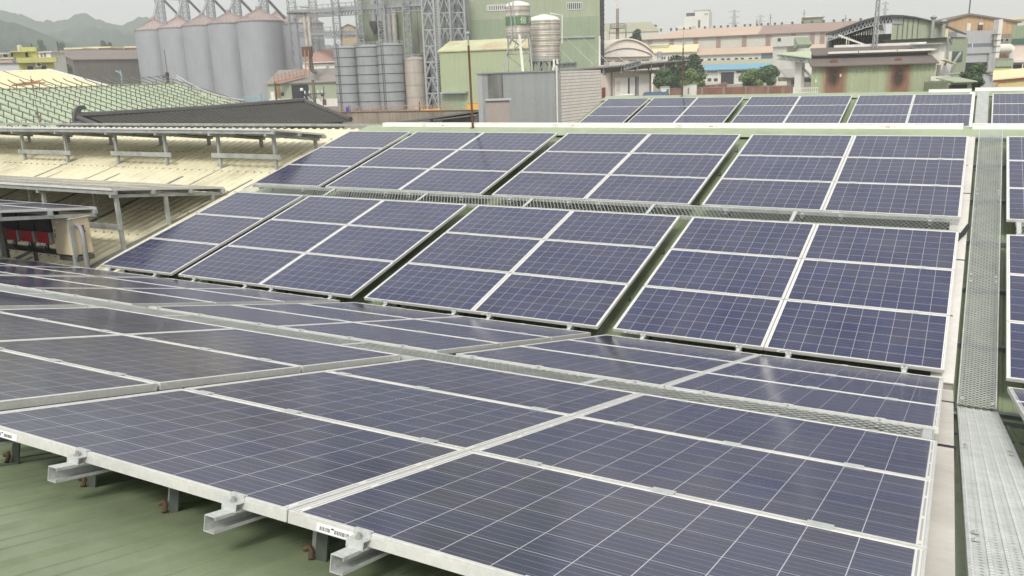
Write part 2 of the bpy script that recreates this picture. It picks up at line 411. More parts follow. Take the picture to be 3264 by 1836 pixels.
for i, ci in enumerate((0, 1, 2, 3)):
    sticker(FA, -CA[ci]-PW+(1.41 if ci % 2 == 0 else 1.32), V2A+HB, f'white barcode sticker on the near edge frame of the {ORD[ci]} panel column', True)
    sticker(FA, -CA[ci]-PW+1.44-.06*(ci % 3), 0+HB, f'white barcode sticker beside the cross walkway, {ORD[ci]} panel column of near slope', True)
for ci in range(7):
    sticker(FB, CB[ci]+.13, 0, f'white barcode sticker on valley edge frame of facing slope, {ORD[ci]} column', False)
    sticker(FB, CB[ci]+.13, V2B, f'white barcode sticker above the facing cross walkway, {ORD[ci]} column', False)

# ---- roof sheets, ridge and valley
def ribbed(mb, F, x0, x1, pitch, y0, z0, y1, z1, prof, th=.012):
    """sheet with a rib profile across local x, running from (y0,z0) to (y1,z1)"""
    xs = []; x = x0
    while x < x1-1e-6:
        for a, h in prof:
            if x+a*pitch < x1: xs.append((x+a*pitch, h))
        x += pitch
    xs.append((x1, 0)); n = len(xs); vs = []
    for dz in (0, -th):
        for (yy, zz) in ((y0, z0), (y1, z1)):
            vs += [F @ Vector((a, yy, zz+h+dz)) for a, h in xs]
    fs = [(i, i+1, n+i+1, n+i) for i in range(n-1)]+[(2*n+i, 3*n+i, 3*n+i+1, 2*n+i+1) for i in range(n-1)]
    fs += [(i, 2*n+i, 2*n+i+1, i+1) for i in range(n-1)]+[(n+i, n+i+1, 3*n+i+1, 3*n+i) for i in range(n-1)]
    fs += [(0, n, 3*n, 2*n), (n-1, 3*n-1, 4*n-1, 2*n-1)]
    mb.add(vs, fs)
RIBG = [(0, 0), (.05, .014), (.14, .014), (.19, 0), (.45, 0), (.46, .004), (.50, .004), (.51, 0), (.70, 0), (.71, .004), (.75, .004), (.76, 0)]
RIBC = [(0, 0), (.10, .030), (.32, .030), (.42, 0)]
fb = empty('factory_building', (0, 0, -4.5), 0, 'long green roofed factory whose folded roof carries the solar panel rows', 'building')
def lb(o):
    o.location = (0, 0, 4.5); o.parent = fb; return o
XL, XR = -12.42, 7.0
RZ, RY = 1.665, 7.52
m = MB(); ribbed(m, FA, -XR, 19.5, .28, -.05, -.345, 7.62, -.165, RIBG); lb(m.build('roof_sheet', M_roofg))
m = MB(); ribbed(m, FB, XL, XR, .28, -.25, -.345, 7.66, -.215, RIBG); lb(m.build('roof_sheet', M_roofg))
m = MB(); ribbed(m, FC, XL-.3, XR, .28, -.25, -.345, 7.66, -.215, RIBG); lb(m.build('roof_sheet', M_roofg))
FBK = frame(Vector((0, 15.05, -.02)), SA, True)
m = MB(); ribbed(m, FBK, -XR, -XL, .28, -.05, -.345, 7.6, -.215, RIBG); lb(m.build('roof_sheet', M_roofg))
FBK2 = frame(Vector((0, 30.5, 0)), SA, True)
m = MB(); ribbed(m, FBK2, -XR, -XL, .28, -.05, -.345, 7.6, -.215, RIBG); lb(m.build('roof_sheet', M_roofg))
FN = frame(Vector((0, -15.6, 0)), SB)
m = MB(); ribbed(m, FN, -19.5, XR, .28, -.25, -.345, 7.66, -.215, RIBG); lb(m.build('roof_sheet', M_roofg))
for yr, x0, nm in ((RY, XL, M_ridgeg), (RY+15.48, XL-.3, M_ridgeg), (-7.72, -19.5, M_roofg)):
    m = MB(); zz = RZ+.03+(.03 if yr > 20 else 0)
    k_ = .60 if yr > 0 else .24; m.prism([(yr-k_, zz+.012-k_*.2425), (yr, zz+.012), (yr+.24, zz-.045), (yr+.24, zz-.05), (yr, zz+.005), (yr-k_, zz+.005-k_*.2425)], 'x', x0, XR)
    lb(m.build('ridge_cap', nm))
for yv, x0 in ((-.10, -19.5), (15.33, XL)):
    m = MB()
    m.prism([(yv-.26, -.36), (yv-.25, -.36), (yv-.16, -.52), (yv+.16, -.52), (yv+.25, -.36), (yv+.26, -.36), (yv+.17, -.53), (yv-.17, -.53)], 'x', x0, XR)
    lb(m.build('valley_gutter', M_galv2))
M_wallg = mat('green wall sheet', C(150, 165, 125), .6, 0, .08, .5, streak=.1, rib=.25, ribbump=.02)
outl = [(-15.4, -4.5), (38, -4.5), (38, -.42), (30.4, -.42), (RY+15.48, RZ-.02), (15.33, -.56), (RY, RZ-.05), (-.1, -.56), (-7.72, RZ-.05), (-15.4, -.45)]
m = MB(); m.prism(outl, 'x', XR-.25, XR-.1); m.prism(outl, 'x', XL+.1, XL+.25); lb(m.build('wall', M_wallg))

# cream roofed building on the left, continuing the facing slope
cb = empty('cream_roofed_building', (-30, 4, -4.5), 0, 'building under corrugated cream roof left of the facing solar slope', 'building')
def lc(o): o.location = (30, -4, 4.5); o.parent = cb; return o
m = MB(); ribbed(m, FB, -48, XL-.03, .235, .18, -.335, 7.58, -.245, RIBC); lc(m.build('roof_sheet', M_roofc))
m = MB(); ribbed(m, frame(Vector((0, 15.05, -.02)), SA, True), -XL+.33, 48, .19, .0, -.345, 7.6, -.245, RIBC); lc(m.build('roof_sheet', M_roofc))
m = MB(); m.box(-48, XL-.35, -.20, -.19, -.46, -.25); m.box(-48, XL-.35, -.19, .16, -.46, -.45); m.box(-48, XL-.35, .16, .17, -.46, -.36)
lc(m.build('eave_gutter', mat('cream gutter', C(190, 190, 165), .5, 0, .12, 3, stain=C(120, 115, 90), stain_amt=.6)))
m = MB(); m.prism([(-.1, -4.5), (15, -4.5), (15, -.5), (RY, RZ-.1), (-.1, -.5)], 'x', -48, -47.8); m.prism([(-.1, -4.5), (15, -4.5), (15, -.5), (RY, RZ-.12), (-.1, -.6)], 'x', XL-.3, XL-.15)
lc(m.build('wall', mat('cream wall sheet', C(205, 200, 175), .6, 0, .06)))

m = MB()
for v in (.55, 1.6, 2.65, 3.7, 4.75, 5.8, 6.85):
    for k in range(150):
        x = XL-.25-k*.235; h = -.335+(.09/7.4)*(v-.18)+.030
        p_ = FB @ Vector((x+R.uniform(-.01, .01), v+R.uniform(-.015, .015), h)); m.add([p_+Vector((-.016, -.016, 0)), p_+Vector((.016, -.016, 0)), p_+Vector((.016, .016, .008)), p_+Vector((-.016, .016, .008)), p_+Vector((0, 0, .016))], [(0, 1, 4), (1, 2, 4), (2, 3, 4), (3, 0, 4)])
o = lc(m.build('roof_screws', mat('brown screw cap', C(120, 105, 84), .7))); o['kind'] = 'stuff'
m = MB()
for v in (5.4, 6.45, 7.35):
    for k in range(40):
        p_ = FA @ Vector((k*.28+.03, v, -.345+.18*(v+.05)/7.67+.014)); m.lathe([(.012, 0), (.012, .006), (.005, .012), (0, .012)], 6, p_)
o = lb(m.build('roof_screws', mat('green screw cap', C(110, 118, 92), .6))); o['kind'] = 'stuff'

# ---- expanded metal walkways
def expanded(mb, L, W, px, py, w, th, tilt, z=0):
    """expanded metal: L along x, W along y; strands tilted about x"""
    ni, nj = int(round(2*L/px)), int(round(2*W/py)); hx, hy = L/ni, W/nj
    a = math.cos(tilt)*w/2; b = math.sin(tilt)*w/2
    n1, n2 = -math.sin(tilt)*th/2, math.cos(tilt)*th/2
    for i in range(ni):
        for j in range(nj):
            if (i+j) % 2: p, q = (i*hx, (j+1)*hy), ((i+1)*hx, j*hy)
            else: p, q = (i*hx, j*hy), ((i+1)*hx, (j+1)*hy)
            vs = []
            for x, y in (p, q):
                vs += [(x, y-a-n1, z-b-n2), (x, y+a-n1, z+b-n2), (x, y+a+n1, z+b+n2), (x, y-a+n1, z-b+n2)]
            mb.add(vs, [(0, 1, 5, 4), (1, 2, 6, 5), (2, 3, 7, 6), (3, 0, 4, 7)])
def long_section(L, tilt, bond_glints=False):
    r = empty('walkway_section', label='w', cat='walkway')
    m = MB(); expanded(m, .30, L, .06, .037, .013, .002, tilt)
    ny = int(round(2*L/.037)); hy = L/ny
    for i in ((0, 2, 4, 6, 8, 10) if bond_glints else ()):
        for j in range(0, ny+1, 2): m.box(i*.03-.006, i*.03+.006, j*hy-.0125, j*hy+.0125, .003, .0055, 1)  # flat plates added in pale metal to paint lengthwise bright lines
    m.build('mesh_deck', [M_mesh, M_glint], r)
    m = MB()
    for x in (-.012, .30): m.box(x, x+.012, 0, L, -.045, .006)
    m.build('side_flange', M_galv, r)
    for x, y in ((.012, .07), (.265, .05), (.012, L-.09), (.265, L-.07)):
        m = MB(); m.box(x, x+.026, y, y+.04, .006, .009); m.lathe([(0, .016), (.007, .016), (.007, .009)], 6, (x+.013, y+.02, 0)); m.build('clip', M_galv, r)
    return r
def cross_section_deck(L, tilt):
    r = empty('walkway_section', label='w', cat='walkway')
    m = MB(); expanded(m, L, .37, .06, .10, .0135, .002, tilt); m.build('mesh_deck', M_mesh, r)
    m = MB(); m.box(0, L, -.012, .004, -.05, .006); m.box(0, L, .366, .382, -.05, .006); m.build('side_flange', M_galv, r)
    m = MB(); m.box(.01, .06, 0, .37, .003, .006); m.build('joint_plate', M_galv, r)
    return r
LG = 'mesh walkway sections'
y0 = Vector((0, -.17, -.25)); y1 = Vector((0, 7.12, -.03)); L3 = (y1-y0).length/3
proto = long_section(L3, rad(-12))
FW = FB @ Matrix.Translation((.142, y0.y, y0.z)) @ Matrix.Rotation(math.atan2(y1.z-y0.z, y1.y-y0.y), 4, 'X')
for k in range(3):
    o = proto if k == 0 else dup(proto)
    o.matrix_world = FW @ T(0, k*L3)
    tag(o, f'galvanised mesh walkway section climbing the facing slope, {("lowest, by the valley","middle one","highest, below the ridge tray")[k]}', 'walkway', LG)
protoa = long_section(L3, rad(-12), True)
for k in range(3):
    o = protoa if k == 0 else dup(protoa); o.matrix_world = FA @ T(-.142-.30, .02, -.245) @ Matrix.Rotation(.0195, 4, 'X') @ T(0, k*L3)
    tag(o, f'galvanised mesh walkway section on the near slope, {("by the valley","middle one","nearest the camera")[k]}', 'walkway', LG)
protoc = long_section(L3, rad(55))
for k in range(2):
    o = protoc if k == 0 else dup(protoc); o.matrix_world = FC @ T(.12, 7.2-(k+1)*L3, -.06)
    tag(o, f'galvanised mesh walkway section on the far slope, {("upper","lower")[k]} one', 'walkway', LG)
LX = 2.03
pb = cross_section_deck(LX, rad(-10))
for k in range(6):
    o = pb if k == 0 else dup(pb); o.matrix_world = FB @ T(-.01-(k+1)*LX, HB+.038, -.012)
    tag(o, f'galvanised cross walkway section between panel blocks of facing slope, {ORD[k]} from the right end', 'walkway', LG)
pa = cross_section_deck(LX, rad(40))
for k in range(7):
    o = pa if k == 0 else dup(pa); o.matrix_world = FA @ T(.02+k*LX, HB+.07, -.012)
    tag(o, f'galvanised cross walkway section between panel blocks of near slope, {ORD[k]} from the right end', 'walkway', LG)
o = dup(pb); o.matrix_world = FB @ T(.60, HB+.038, -.012); tag(o, 'galvanised cross walkway section right of the long walkway on the facing slope', 'walkway', LG)

# cross bars carrying the long walkway
M_bar = mat('dark galvanised bar', (0.20, 0.21, 0.215, 1), .5, .4, .15, 4)
bar0 = MB().box(.02, .70, -.022, .022, -.05, 0).build('support_bar', M_bar)
bb = [(FB, v, 1) for v in (-.14, .98, 2.15, 3.35, 4.6, 5.85, 6.95)]+[(FA, v, -1) for v in (.12, 1.22, 2.35, 3.45, 4.5, 5.6)]+[(FC, v, 1) for v in (4.3, 5.6, 6.8)]
nb = {1: 0, -1: 0, 2: 0}
for i, (F, v, sg) in enumerate(bb):
    o = bar0 if i == 0 else bar0.copy()
    if i: COL.objects.link(o)
    z = -.30 if F is not FB else -.30+.2*max(0, v)/7
    o.matrix_world = F @ T(0 if sg > 0 else -.72, v, z)
    key = 2 if F is FC else sg; nm = {1: 'facing', -1: 'near', 2: 'far'}[key]
    tag(o, f'dark steel bar carrying the long walkway on the {nm} slope, {ORD[nb[key]]} above the valley', 'support bar', 'bars under the long walkway'); nb[key] += 1

# ---- cable trays
M_tray = mat('weathered white cover', (0.60, 0.58, 0.55, 1), .55, 0, .06, 1.2, streak=.08, stain=C(175, 165, 150), stain_amt=.3)
def tray(name, label, F, x0, x1, segs, z, mt, screws=(), straps=()):
    r = empty(name, label=label, cat='cable tray')
    r.matrix_world = F
    for a, b in segs:
        m = MB(); m.box(x0, x1, a, b, z-.014, z); m.box(x1-.003, x1+.0, a, b, z-.05, z-.014); m.build('tray_cover', mt, r, bevel=.002)
    m = MB(); m.box(x0+.006, x1-.006, segs[0][0]+.01, segs[-1][1]-.01, z-.10, z-.016); m.build('tray_body', M_beige, r)
    for v in straps:
        m = MB(); m.box(x0-.01, x1+.004, v, v+.016, z-.07, z+.0045); m.build('strap', M_black, r)
    for v in screws:
        m = MB(); m.box((x0+x1)/2+.012, (x0+x1)/2+.04, v, v+.014, z, z+.004); m.lathe([(0, z+.010), (.006, z+.010), (.006, z+.004)], 6, ((x0+x1)/2+.02, v+.007, 0)); m.build('screw', M_rust, r)
    return r
tray('cable_tray', 'white covered cable tray running up the facing slope beside the walkway', FB, -.115, .088, [(-.06, 2.55), (2.57, 4.62), (4.64, 7.0)], -.10, M_tray, (1.2, 3.3, 5.7), (2.553, 4.62))
tray('cable_tray', 'dusty beige cable tray on the near slope between panels and walkway', FA, -.088, .115, [(-.02, .9), (.935, 3.1), (3.14, 6.9)], -.105, M_beige, (.55, 1.25, 2.4, 3.6, 4.55, 5.3), (.90, .935, 3.09, 3.14))
tray('cable_tray', 'white covered cable tray running up the far slope beside the walkway', FC, -.10, .05, [(2.8, 7.1)], -.05, M_white)
M_red = mat('faded red print', C(190, 120, 110), .6, 0, .05)
def ridge_tray(label, x0, x1, y, z, h=.088, d=.2, marks=(), legs=True):
    r = empty('cable_tray', ((x0+x1)/2, y, z), 0, label, 'cable tray', 'cable trays along the ridges'); c = (x0+x1)/2
    m = MB(); m.box(x0-c, x1-c, 0, d, 0, h); m.build('tray_body', M_white, r, bevel=.004)
    m = MB(); m.box(x0-c-.001, x1-c+.001, -.004, d+.004, h, h+.005); m.build('tray_cover', M_white, r)
    if legs:
        x = x0+.4
        while x < x1:
            m = MB(); m.box(x-c, x-c+.05, .02, d-.02, -.05, 0); m.build('bracket', M_dark, r); x += 1.55
    for kind, x in marks:
        m = MB()
        if kind == 'box':
            for a in ((0, .12, 0, .004), (0, .12, .046, .05), (0, .004, 0, .05), (.116, .12, 0, .05), (.02, .10, .030, .035), (.05, .09, .016, .02)): m.box(x-c+a[0], x-c+a[1], -.0012, 0, .02+a[2], .02+a[3])
            m.build('warning_mark', mat('grey print', (.3, .3, .3, 1), .6), r)
        else:
            for ks in ((0,), (.07, .082, .094, .106, .118, .130), (.21,)):
                m = MB()
                for k in ks: m.box(x-c+k, x-c+k+(.012 if len(ks) > 1 else .014), -.0012, 0, .036, .052 if int(k*100) % 2 else .049)
                m.build('printed_mark', M_red, r)
    return r
ridge_tray('white cable tray along the near ridge, left length with the rusty rod in front', -11.95, -9.05, 7.40, 1.667, marks=(('box', -10.85), ('txt', -10.4)))
ridge_tray('white cable tray along the near ridge, second length from the left', -9.045, -4.6, 7.40, 1.667, marks=(('box', -7.6), ('txt', -7.25), ('box', -4.98)))
ridge_tray('white cable tray along the near ridge, long length ending at the walkway', -4.595, -.10, 7.40, 1.667, marks=(('txt', -4.4), ('txt', -1.35)))
ridge_tray('white cable tray along the near ridge, right of the walkway tray', .03, 4.5, 7.40, 1.667)
ridge_tray('white cable tray along the far ridge, short thick length left of the walkway', -1.31, -.06, 22.90, 1.70, h=.10)
ridge_tray('white cable tray along the far ridge, right of the walkway', .03, 4.5, 22.90, 1.72, h=.11)
ridge_tray('thin white tray along the far ridge above the top panel row', -12.7, -1.35, 22.95, 1.68, h=.035, legs=True)
r = empty('ridge_rail', (-30, 7.5, 1.62), 0, 'long galvanised rail along the ridge of the cream roof', 'rail')
m = MB(); m.box(-18, 17.9, 0, .12, .05, .105); m.build('rail_body', M_galv2, r)
for k in range(20): m = MB(); m.box(-17.5+k*1.8, -17.44+k*1.8, .02, .10, 0, .05); m.build('bracket', M_galv2, r)

# ---- rusty lightning rods
def rod(name, label, x, y, z, h, rr, lean, fork):
    r = empty(name, (x, y, z), 0, label, 'lightning rod', 'lightning rods on the ridges')
    top = Vector((lean, 0, h))
    m = MB(); m.tube([(0, 0, 0), top*.5, top], rr, 10); m.build('pole', M_rust, r)
    m = MB(); m.tube([top, top*1.12], rr*.8, 10); m.lathe([(0, -.03), (rr*1.9, 0), (rr*1.6, .03), (0, .05)], 12, top*1.14); m.build('insulator', M_galv2, r)
    m = MB(); m.tube([top*1.14, top*1.40], .006, 6, .002)
    if fork:
        for s in (-1, 1): m.tube([top*1.05+Vector((s*.02, 0, 0)), top*1.12+Vector((s*.12, 0, .04))], .006, 6, .002)
    m.build('spike', M_dark, r)
    m = MB(); m.box(-.05, .05, -.05, .05, -.03, .01); m.build('base_plate', M_rust, r)
rod('lightning_rod', 'rusty lightning rod with ball tip standing at the left of the near ridge tray', -9.49, 7.35, 1.66, 1.72, .024, -.02, False)
rod('lightning_rod', 'slim rusty lightning rod with forked tip on the far ridge', -9.62, 22.85, 1.70, 1.75, .022, .01, True)
# cable hooks in the gaps between panel pairs
hk = MB(); hk.box(0, .05, 0, .008, -.07, -.05); hk.box(.042, .05, 0, .03, -.07, -.015); hk.box(.036, .05, .01, .03, -.022, -.012)
hook = hk.build('cable_hook', M_dark)
gx = [CB[1]-.12, CB[3]-.15, CB[5]-.10]
k = 0
for gi, x in enumerate(gx):
    for v in (.75, 2.05, 3.7, 4.9, 6.0):
        o = hook if k == 0 else hook.copy()
        if k: COL.objects.link(o)
        k += 1; o.matrix_world = FB @ T(x, v)
        tag(o, f'dark cable hook in the {ORD[gi]} panel gap from walkway, near {("the valley","the second row","the cross walkway","the fourth row","the ridge")[int(v/1.3) if v<6 else 4]}', 'hook', 'cable hooks in the panel gaps')
# black cable bundle where the facing cross walkway meets the tray
m = MB()
for k in range(3): m.tube([(-.06+.02*k, 3.02, -.09), (-.02+.02*k, 3.12, -.06), (.03+.015*k, 3.2, -.05), (.07+.01*k, 3.33, -.03), (.09, 3.42, -.03)], .016, 7)
o = m.build('cable_bundle', M_black); o.matrix_world = FB; tag(o, 'black taped cable bundle beside the walkway at the end of the cross walkway', 'cable')

# ================================================================ elevated panel tables over the cream roof
def roofz(y):   # cream roof surface
    return y*math.tan(SB)-.345/math.cos(SB)+.02*max(0, y)/7
def table(label, xe, y0, z0, y1, z1, rows, ncol, raft, braces, pl):
    sl = math.atan2(z1-z0, y1-y0); Ln = math.hypot(y1-y0, z1-z0); pitch = Ln/rows
    F = Matrix.Translation((xe, y0, z0)) @ Matrix.Rotation(sl, 4, 'X')
    for c in range(ncol):
        for r_ in range(rows):
            put_panel(F, -(c+1)*1.67, r_*pitch+.008, f'solar panel on the {pl}, {("front","second","third")[r_]} row, {ORD[c]} from its right end', 'solar panels on the elevated tables', sy=(pitch-.016)/PH)
    t = empty('panel_stand', (xe, y0, roofz(y0)), 0, label, 'support frame', 'frames of the elevated panel tables')
    iv = Matrix.Translation((-xe, -y0, -roofz(y0)))
    def b(mb, nm, mt=M_galv2): o = mb.build(nm, mt, t); o.location = (-xe, -y0, -roofz(y0)); return o
    for k in range(rows+1):       # purlins along the table
        m = MB(); yy = min(max(k*pitch, .06), Ln-.06)
        p, q = F @ Vector((.06, yy, -.075)), F @ Vector((-ncol*1.67-.1, yy, -.075)); m.bar(p, q, .05, .065); b(m, 'purlin')
    for x, ys in raft:
        m = MB(); p, q = F @ Vector((x-xe, .02, -.135)), F @ Vector((x-xe, Ln-.02, -.135)); m.bar(p, q, .05, .055); b(m, 'rafter')
        for y in ys:
            zt = z0+(y-y0)*math.tan(sl)-.15; m = MB(); zb = roofz(y)+.015
            m.bar((x, y, zb), (x, y, zt), .062, .062, up=(0, 1, 0)); b(m, 'post')
        m = MB(); ya, yb = (max(min(ys)-1.0, .2), min(max(ys)+1.1, 7.2)) if len(ys) > 1 else (.2, .5)
        m.bar((x, ya, roofz(ya)+.035), (x, yb, roofz(yb)+.035), .06, .05); b(m, 'base_rail', M_bar)
    for x0, x1, y, z in braces:
        m = MB(); m.bar((x0, y, z), (x1, y, z), .03, .10); b(m, 'brace', M_galv2)
    m = MB(); rr = random.Random(3)
    for c in range(ncol):
        x = xe-1.67*c-.9; pts = [F @ Vector((x-xe+dx, .5+rr.uniform(0, .4), -.10-dz)) for dx, dz in ((-.7, 0), (-.3, .03), (.1, .04), (.4, .02), (.7, 0))]
        m.tube(pts, .008, 6)
    b(m, 'cable', M_black)
xs1 = (-12.9, -14.55, -16.27, -17.99, -19.91, -21.68, -23.44, -25.2)
table('galvanised frame of the far elevated table, with paired horizontal braces', -12.73, 4.62, 1.832, 6.31, 1.597, 2, 9, [(x, (4.87, 6.15)) for x in xs1],
      [(-21.85, -19.7, 4.82, 1.19), (-18.15, -16.05, 4.82, 1.21), (-14.75, -12.7, 4.82, 1.23)], 'far elevated table')
table('galvanised frame of the middle elevated table over the cream roof', -13.05, 1.00, 1.072, 3.53, .765, 3, 6, [(-13.12, (1.12, 2.15, 3.25)), (-15.2, (1.12, 2.15, 3.25)), (-17.3, (1.12, 2.15, 3.25)), (-19.4, (1.12, 2.15, 3.25)), (-21.5, (1.12, 2.15, 3.25))],
      [(-14.4, -13.05, 1.08, .37)], 'middle elevated table')
table('galvanised frame of the near elevated table above the inverters', -13.0, -1.90, 1.12, .65, .807, 3, 5, [(-13.02, (.12,)), (-14.85, (.0,)), (-16.6, (.0,))], [], 'near elevated table')

# ---- inverters, cabinet and conduit under the near table
M_inv = mat('black inverter casing', (0.016, 0.017, 0.02, 1), .5, 0, .1, 3)
M_invr = mat('red inverter cover', (0.42, 0.02, 0.025, 1), .42, 0, .1, 3)
M_grey = mat('grey frame', (0.10, 0.10, 0.095, 1), .6, .1, .1)
def inverter():
    r = empty('inverter', label='i', cat='inverter')
    m = MB(); m.prism([(0, .20), (.0, .50), (.04, .53), (.20, .53), (.20, .16)], 'x', 0, .43); m.build('casing', M_inv, r, bevel=.012)
    m = MB(); m.prism([(-.012, .02), (-.012, .20), (.19, .17), (.19, .0), (.03, -.03)], 'x', .02, .33); m.build('cover', M_invr, r, bevel=.008)
    m = MB(); m.box(.335, .40, .0, .16, .0, .19); m.build('side_box', M_galv2, r)
    m = MB(); m.box(.10, .22, -.015, .0, -.045, .0); m.build('label_plate', M_white, r)
    for x in (.08, .16):
        m = MB(); m.tube([(x, .08, 0), (x+.01, .07, -.09), (x+.07, .06, -.15), (x+.17, .06, -.17), (x+.27, .06, -.16)], .018, 8); m.build('conduit', M_black, r)
    return r
for k in range(3):
    if k == 0: iv0 = inverter(); o = iv0
    else: o = dup(iv0)
    o.location = (-14.92+.46*k, .12, .215+.005*k); tag(o, f'black inverter with red cover under the near table, {("left one","middle one","beside the cabinet")[k]}', 'inverter', 'inverters under the near table')
r = empty('inverter_rack', (-14.3, .3, -.25), 0, 'grey steel rack holding the inverters and cabinet under the near table', 'rack')
m = MB(); m.box(-1.1, 1.35, -.02, .03, .235, .33); m.box(-1.1, 1.35, .0, .03, .68, .72); m.build('cross_beam', M_grey, r)
for x in (-1.0, -.15, 1.28):
    m = MB(); m.bar((x, .02, -.02), (x, .02, .80), .05, .05, up=(0, 1, 0)); m.build('upright', M_grey, r)
cbx = empty('electrical_cabinet', (-13.47, .10, .06), 0, 'cream electrical cabinet with a red warning sticker beside the inverters', 'cabinet')
M_cab = mat('cream cabinet paint', C(226, 208, 168), .5, 0, .05, 2)
m = MB(); m.box(0, .46, 0, .36, 0, .62); m.build('body', M_cab, cbx, bevel=.006)
m = MB(); m.box(.012, .448, -.014, 0, .015, .605); m.build('door', M_cab, cbx, bevel=.004)
m = MB(); m.box(-.02, .49, -.03, .38, .62, .635); m.build('lid', M_cab, cbx, bevel=.003)
m = MB(); m.box(.035, .08, -.0152, -.014, .395, .43); m.build('warning_sticker', mat('orange red sticker', C(225, 85, 60), .5), cbx)
m = MB(); m.box(.02, .10, -.0152, -.014, .455, .475); m.build('label_plate', M_stick, cbx)
m = MB(); m.box(.12, .20, -.0152, -.014, .555, .57); m.build('label_plate', M_stick, cbx)
m = MB(); m.box(.055, .065, -.022, -.014, .29, .37); m.build('handle', M_dark, cbx)
m = MB(); m.tube([(.462, .12, .50), (.52, .12, .505), (.59, .10, .47), (.645, .08, .40), (.68, .06, .30), (.69, .05, .18)], .036, 12); m.tube([(.69, .05, .19), (.70, .04, -.30)], .040, 12)
m.build('conduit_elbow', mat('grey PVC conduit', C(150, 150, 150), .5, 0, .08), cbx)
m = MB(); m.box(.02, .50, .02, .34, -.10, -.02); m.build('base', M_grey, cbx)
m = MB()
for k in range(22): m.lathe([(0, .012), (.02, .008), (.022, -.01)], 6, (-15.6+k*.19*.75, .17+.02*(k % 2), -.30))
o = m.build('fixing_screws', M_black); o.location = (0, 0, 0); tag(o, 'row of dark screw heads along the eave of the cream roof', 'screws', kind='stuff')

M_post = mat('dark green grey bracket', (0.06, 0.07, 0.06, 1), .6, .1, .2, 4)
# loose brackets standing on the near roof below the panel edge
for k, (x, v) in enumerate(((-2.36, 6.60), (-1.70, 6.60), (-3.27, 6.6), (-2.80, 6.6))):
    r = empty('roof_bracket', label=f'dark bracket with brown sealant under the near panel edge, {("third from left","rightmost","leftmost","second from left")[k]}', cat='bracket', group='brackets under the near panel edge')
    m = MB(); m.box(-.025, .003, -.004, .004, -.235, -.04); m.build('web', M_galv2, r)
    m = MB(); m.box(-.075, -.03, .02, .026, -.235, -.06); m.box(-.085, -.02, -.03, .04, -.238, -.231); m.build('plate', M_post, r)
    m = MB(); m.tube([(.014, .03, -.168), (-.002, .022, -.158), (-.018, .03, -.165), (-.032, .045, -.185)], .009, 7); m.build('sealant', M_seal, r)
    r.matrix_world = FA @ T(-x, v)

# ================================================================ ground, hills
M_gnd = mat('dusty yard ground', C(150, 145, 132), .9, 0, .2, .03)
m = MB(); m.add([(-5000, -3000, ZG), (5000, -3000, ZG), (5000, 6000, ZG), (-5000, 6000, ZG)], [(0, 1, 2, 3)])
tag(m.build('ground', M_gnd), kind='structure')
from mathutils import noise as MN
M_wood = mat('wooded hillside', (0.032, 0.056, 0.040, 1), .95, 0, .3, .02, fine=.3)
def hill(name, sil, d0, d1, seed):
    """ridge whose crest runs at distance d1 with the given skyline (u, v), foot at d0"""
    us = [s[0] for s in sil]; nu = 420; nr = 34; vs = []
    for j in range(nr+1):
        for i in range(nu+1):
            u = us[0]+(us[-1]-us[0])*i/nu
            for a, b in zip(sil, sil[1:]):
                if a[0] <= u <= b[0]: q_ = (u-a[0])/(b[0]-a[0]); q_ = q_*.5+(q_*q_*(3-2*q_))*.5; v = a[1]+(b[1]-a[1])*q_; break
            top = P(u, v, d1)
            t = j/nr
            q = P(u, v, d0+(d1-d0)*t*1.0) if t <= 1 else top
            p = Vector((q.x, q.y, 0)); k = MN.fractal(Vector((q.x*.006+seed, q.y*.006, 0)), 1.0, 2.0, 5)
            fine = MN.fractal(Vector((q.x*.05+seed, q.y*.05, 3)), 1.0, 2.0, 3)
            h = ZG+(top.z-ZG)*(t**1.25)+k*(top.z-ZG)*.22*math.sin(math.pi*t)+fine*5*min(1, t*2)
            vs.append((p.x, p.y, h))
    n = nu+1; nb = len(vs)
    for i in range(n): x, y, z = vs[nr*n+i]; vs.append((x+FH.x*400, y+FH.y*400, ZG))
    fs = [(j*n+i, j*n+i+1, (j+1)*n+i+1, (j+1)*n+i) for j in range(nr+1) for i in range(nu)]
    m = MB(); m.add(vs, fs, 0, True); return tag(m.build(name, M_wood, sharp=180), kind='structure')
hill('far_hills', [(-900, 75), (-500, 50), (-200, 42), (0, 36), (60, 50), (130, 68), (180, 70), (215, 60), (240, 49), (262, 46), (285, 50), (310, 62), (345, 74), (390, 80), (415, 66), (440, 58), (465, 57), (500, 66), (560, 84), (700, 110), (900, 130), (1200, 160)], 700, 1450, 1.3)
hill('near_hills', [(-700, 40), (-300, 48), (-60, 56), (15, 62), (45, 72), (80, 90), (115, 108), (150, 126), (200, 146), (260, 168), (330, 196)], 480, 850, 7.1)

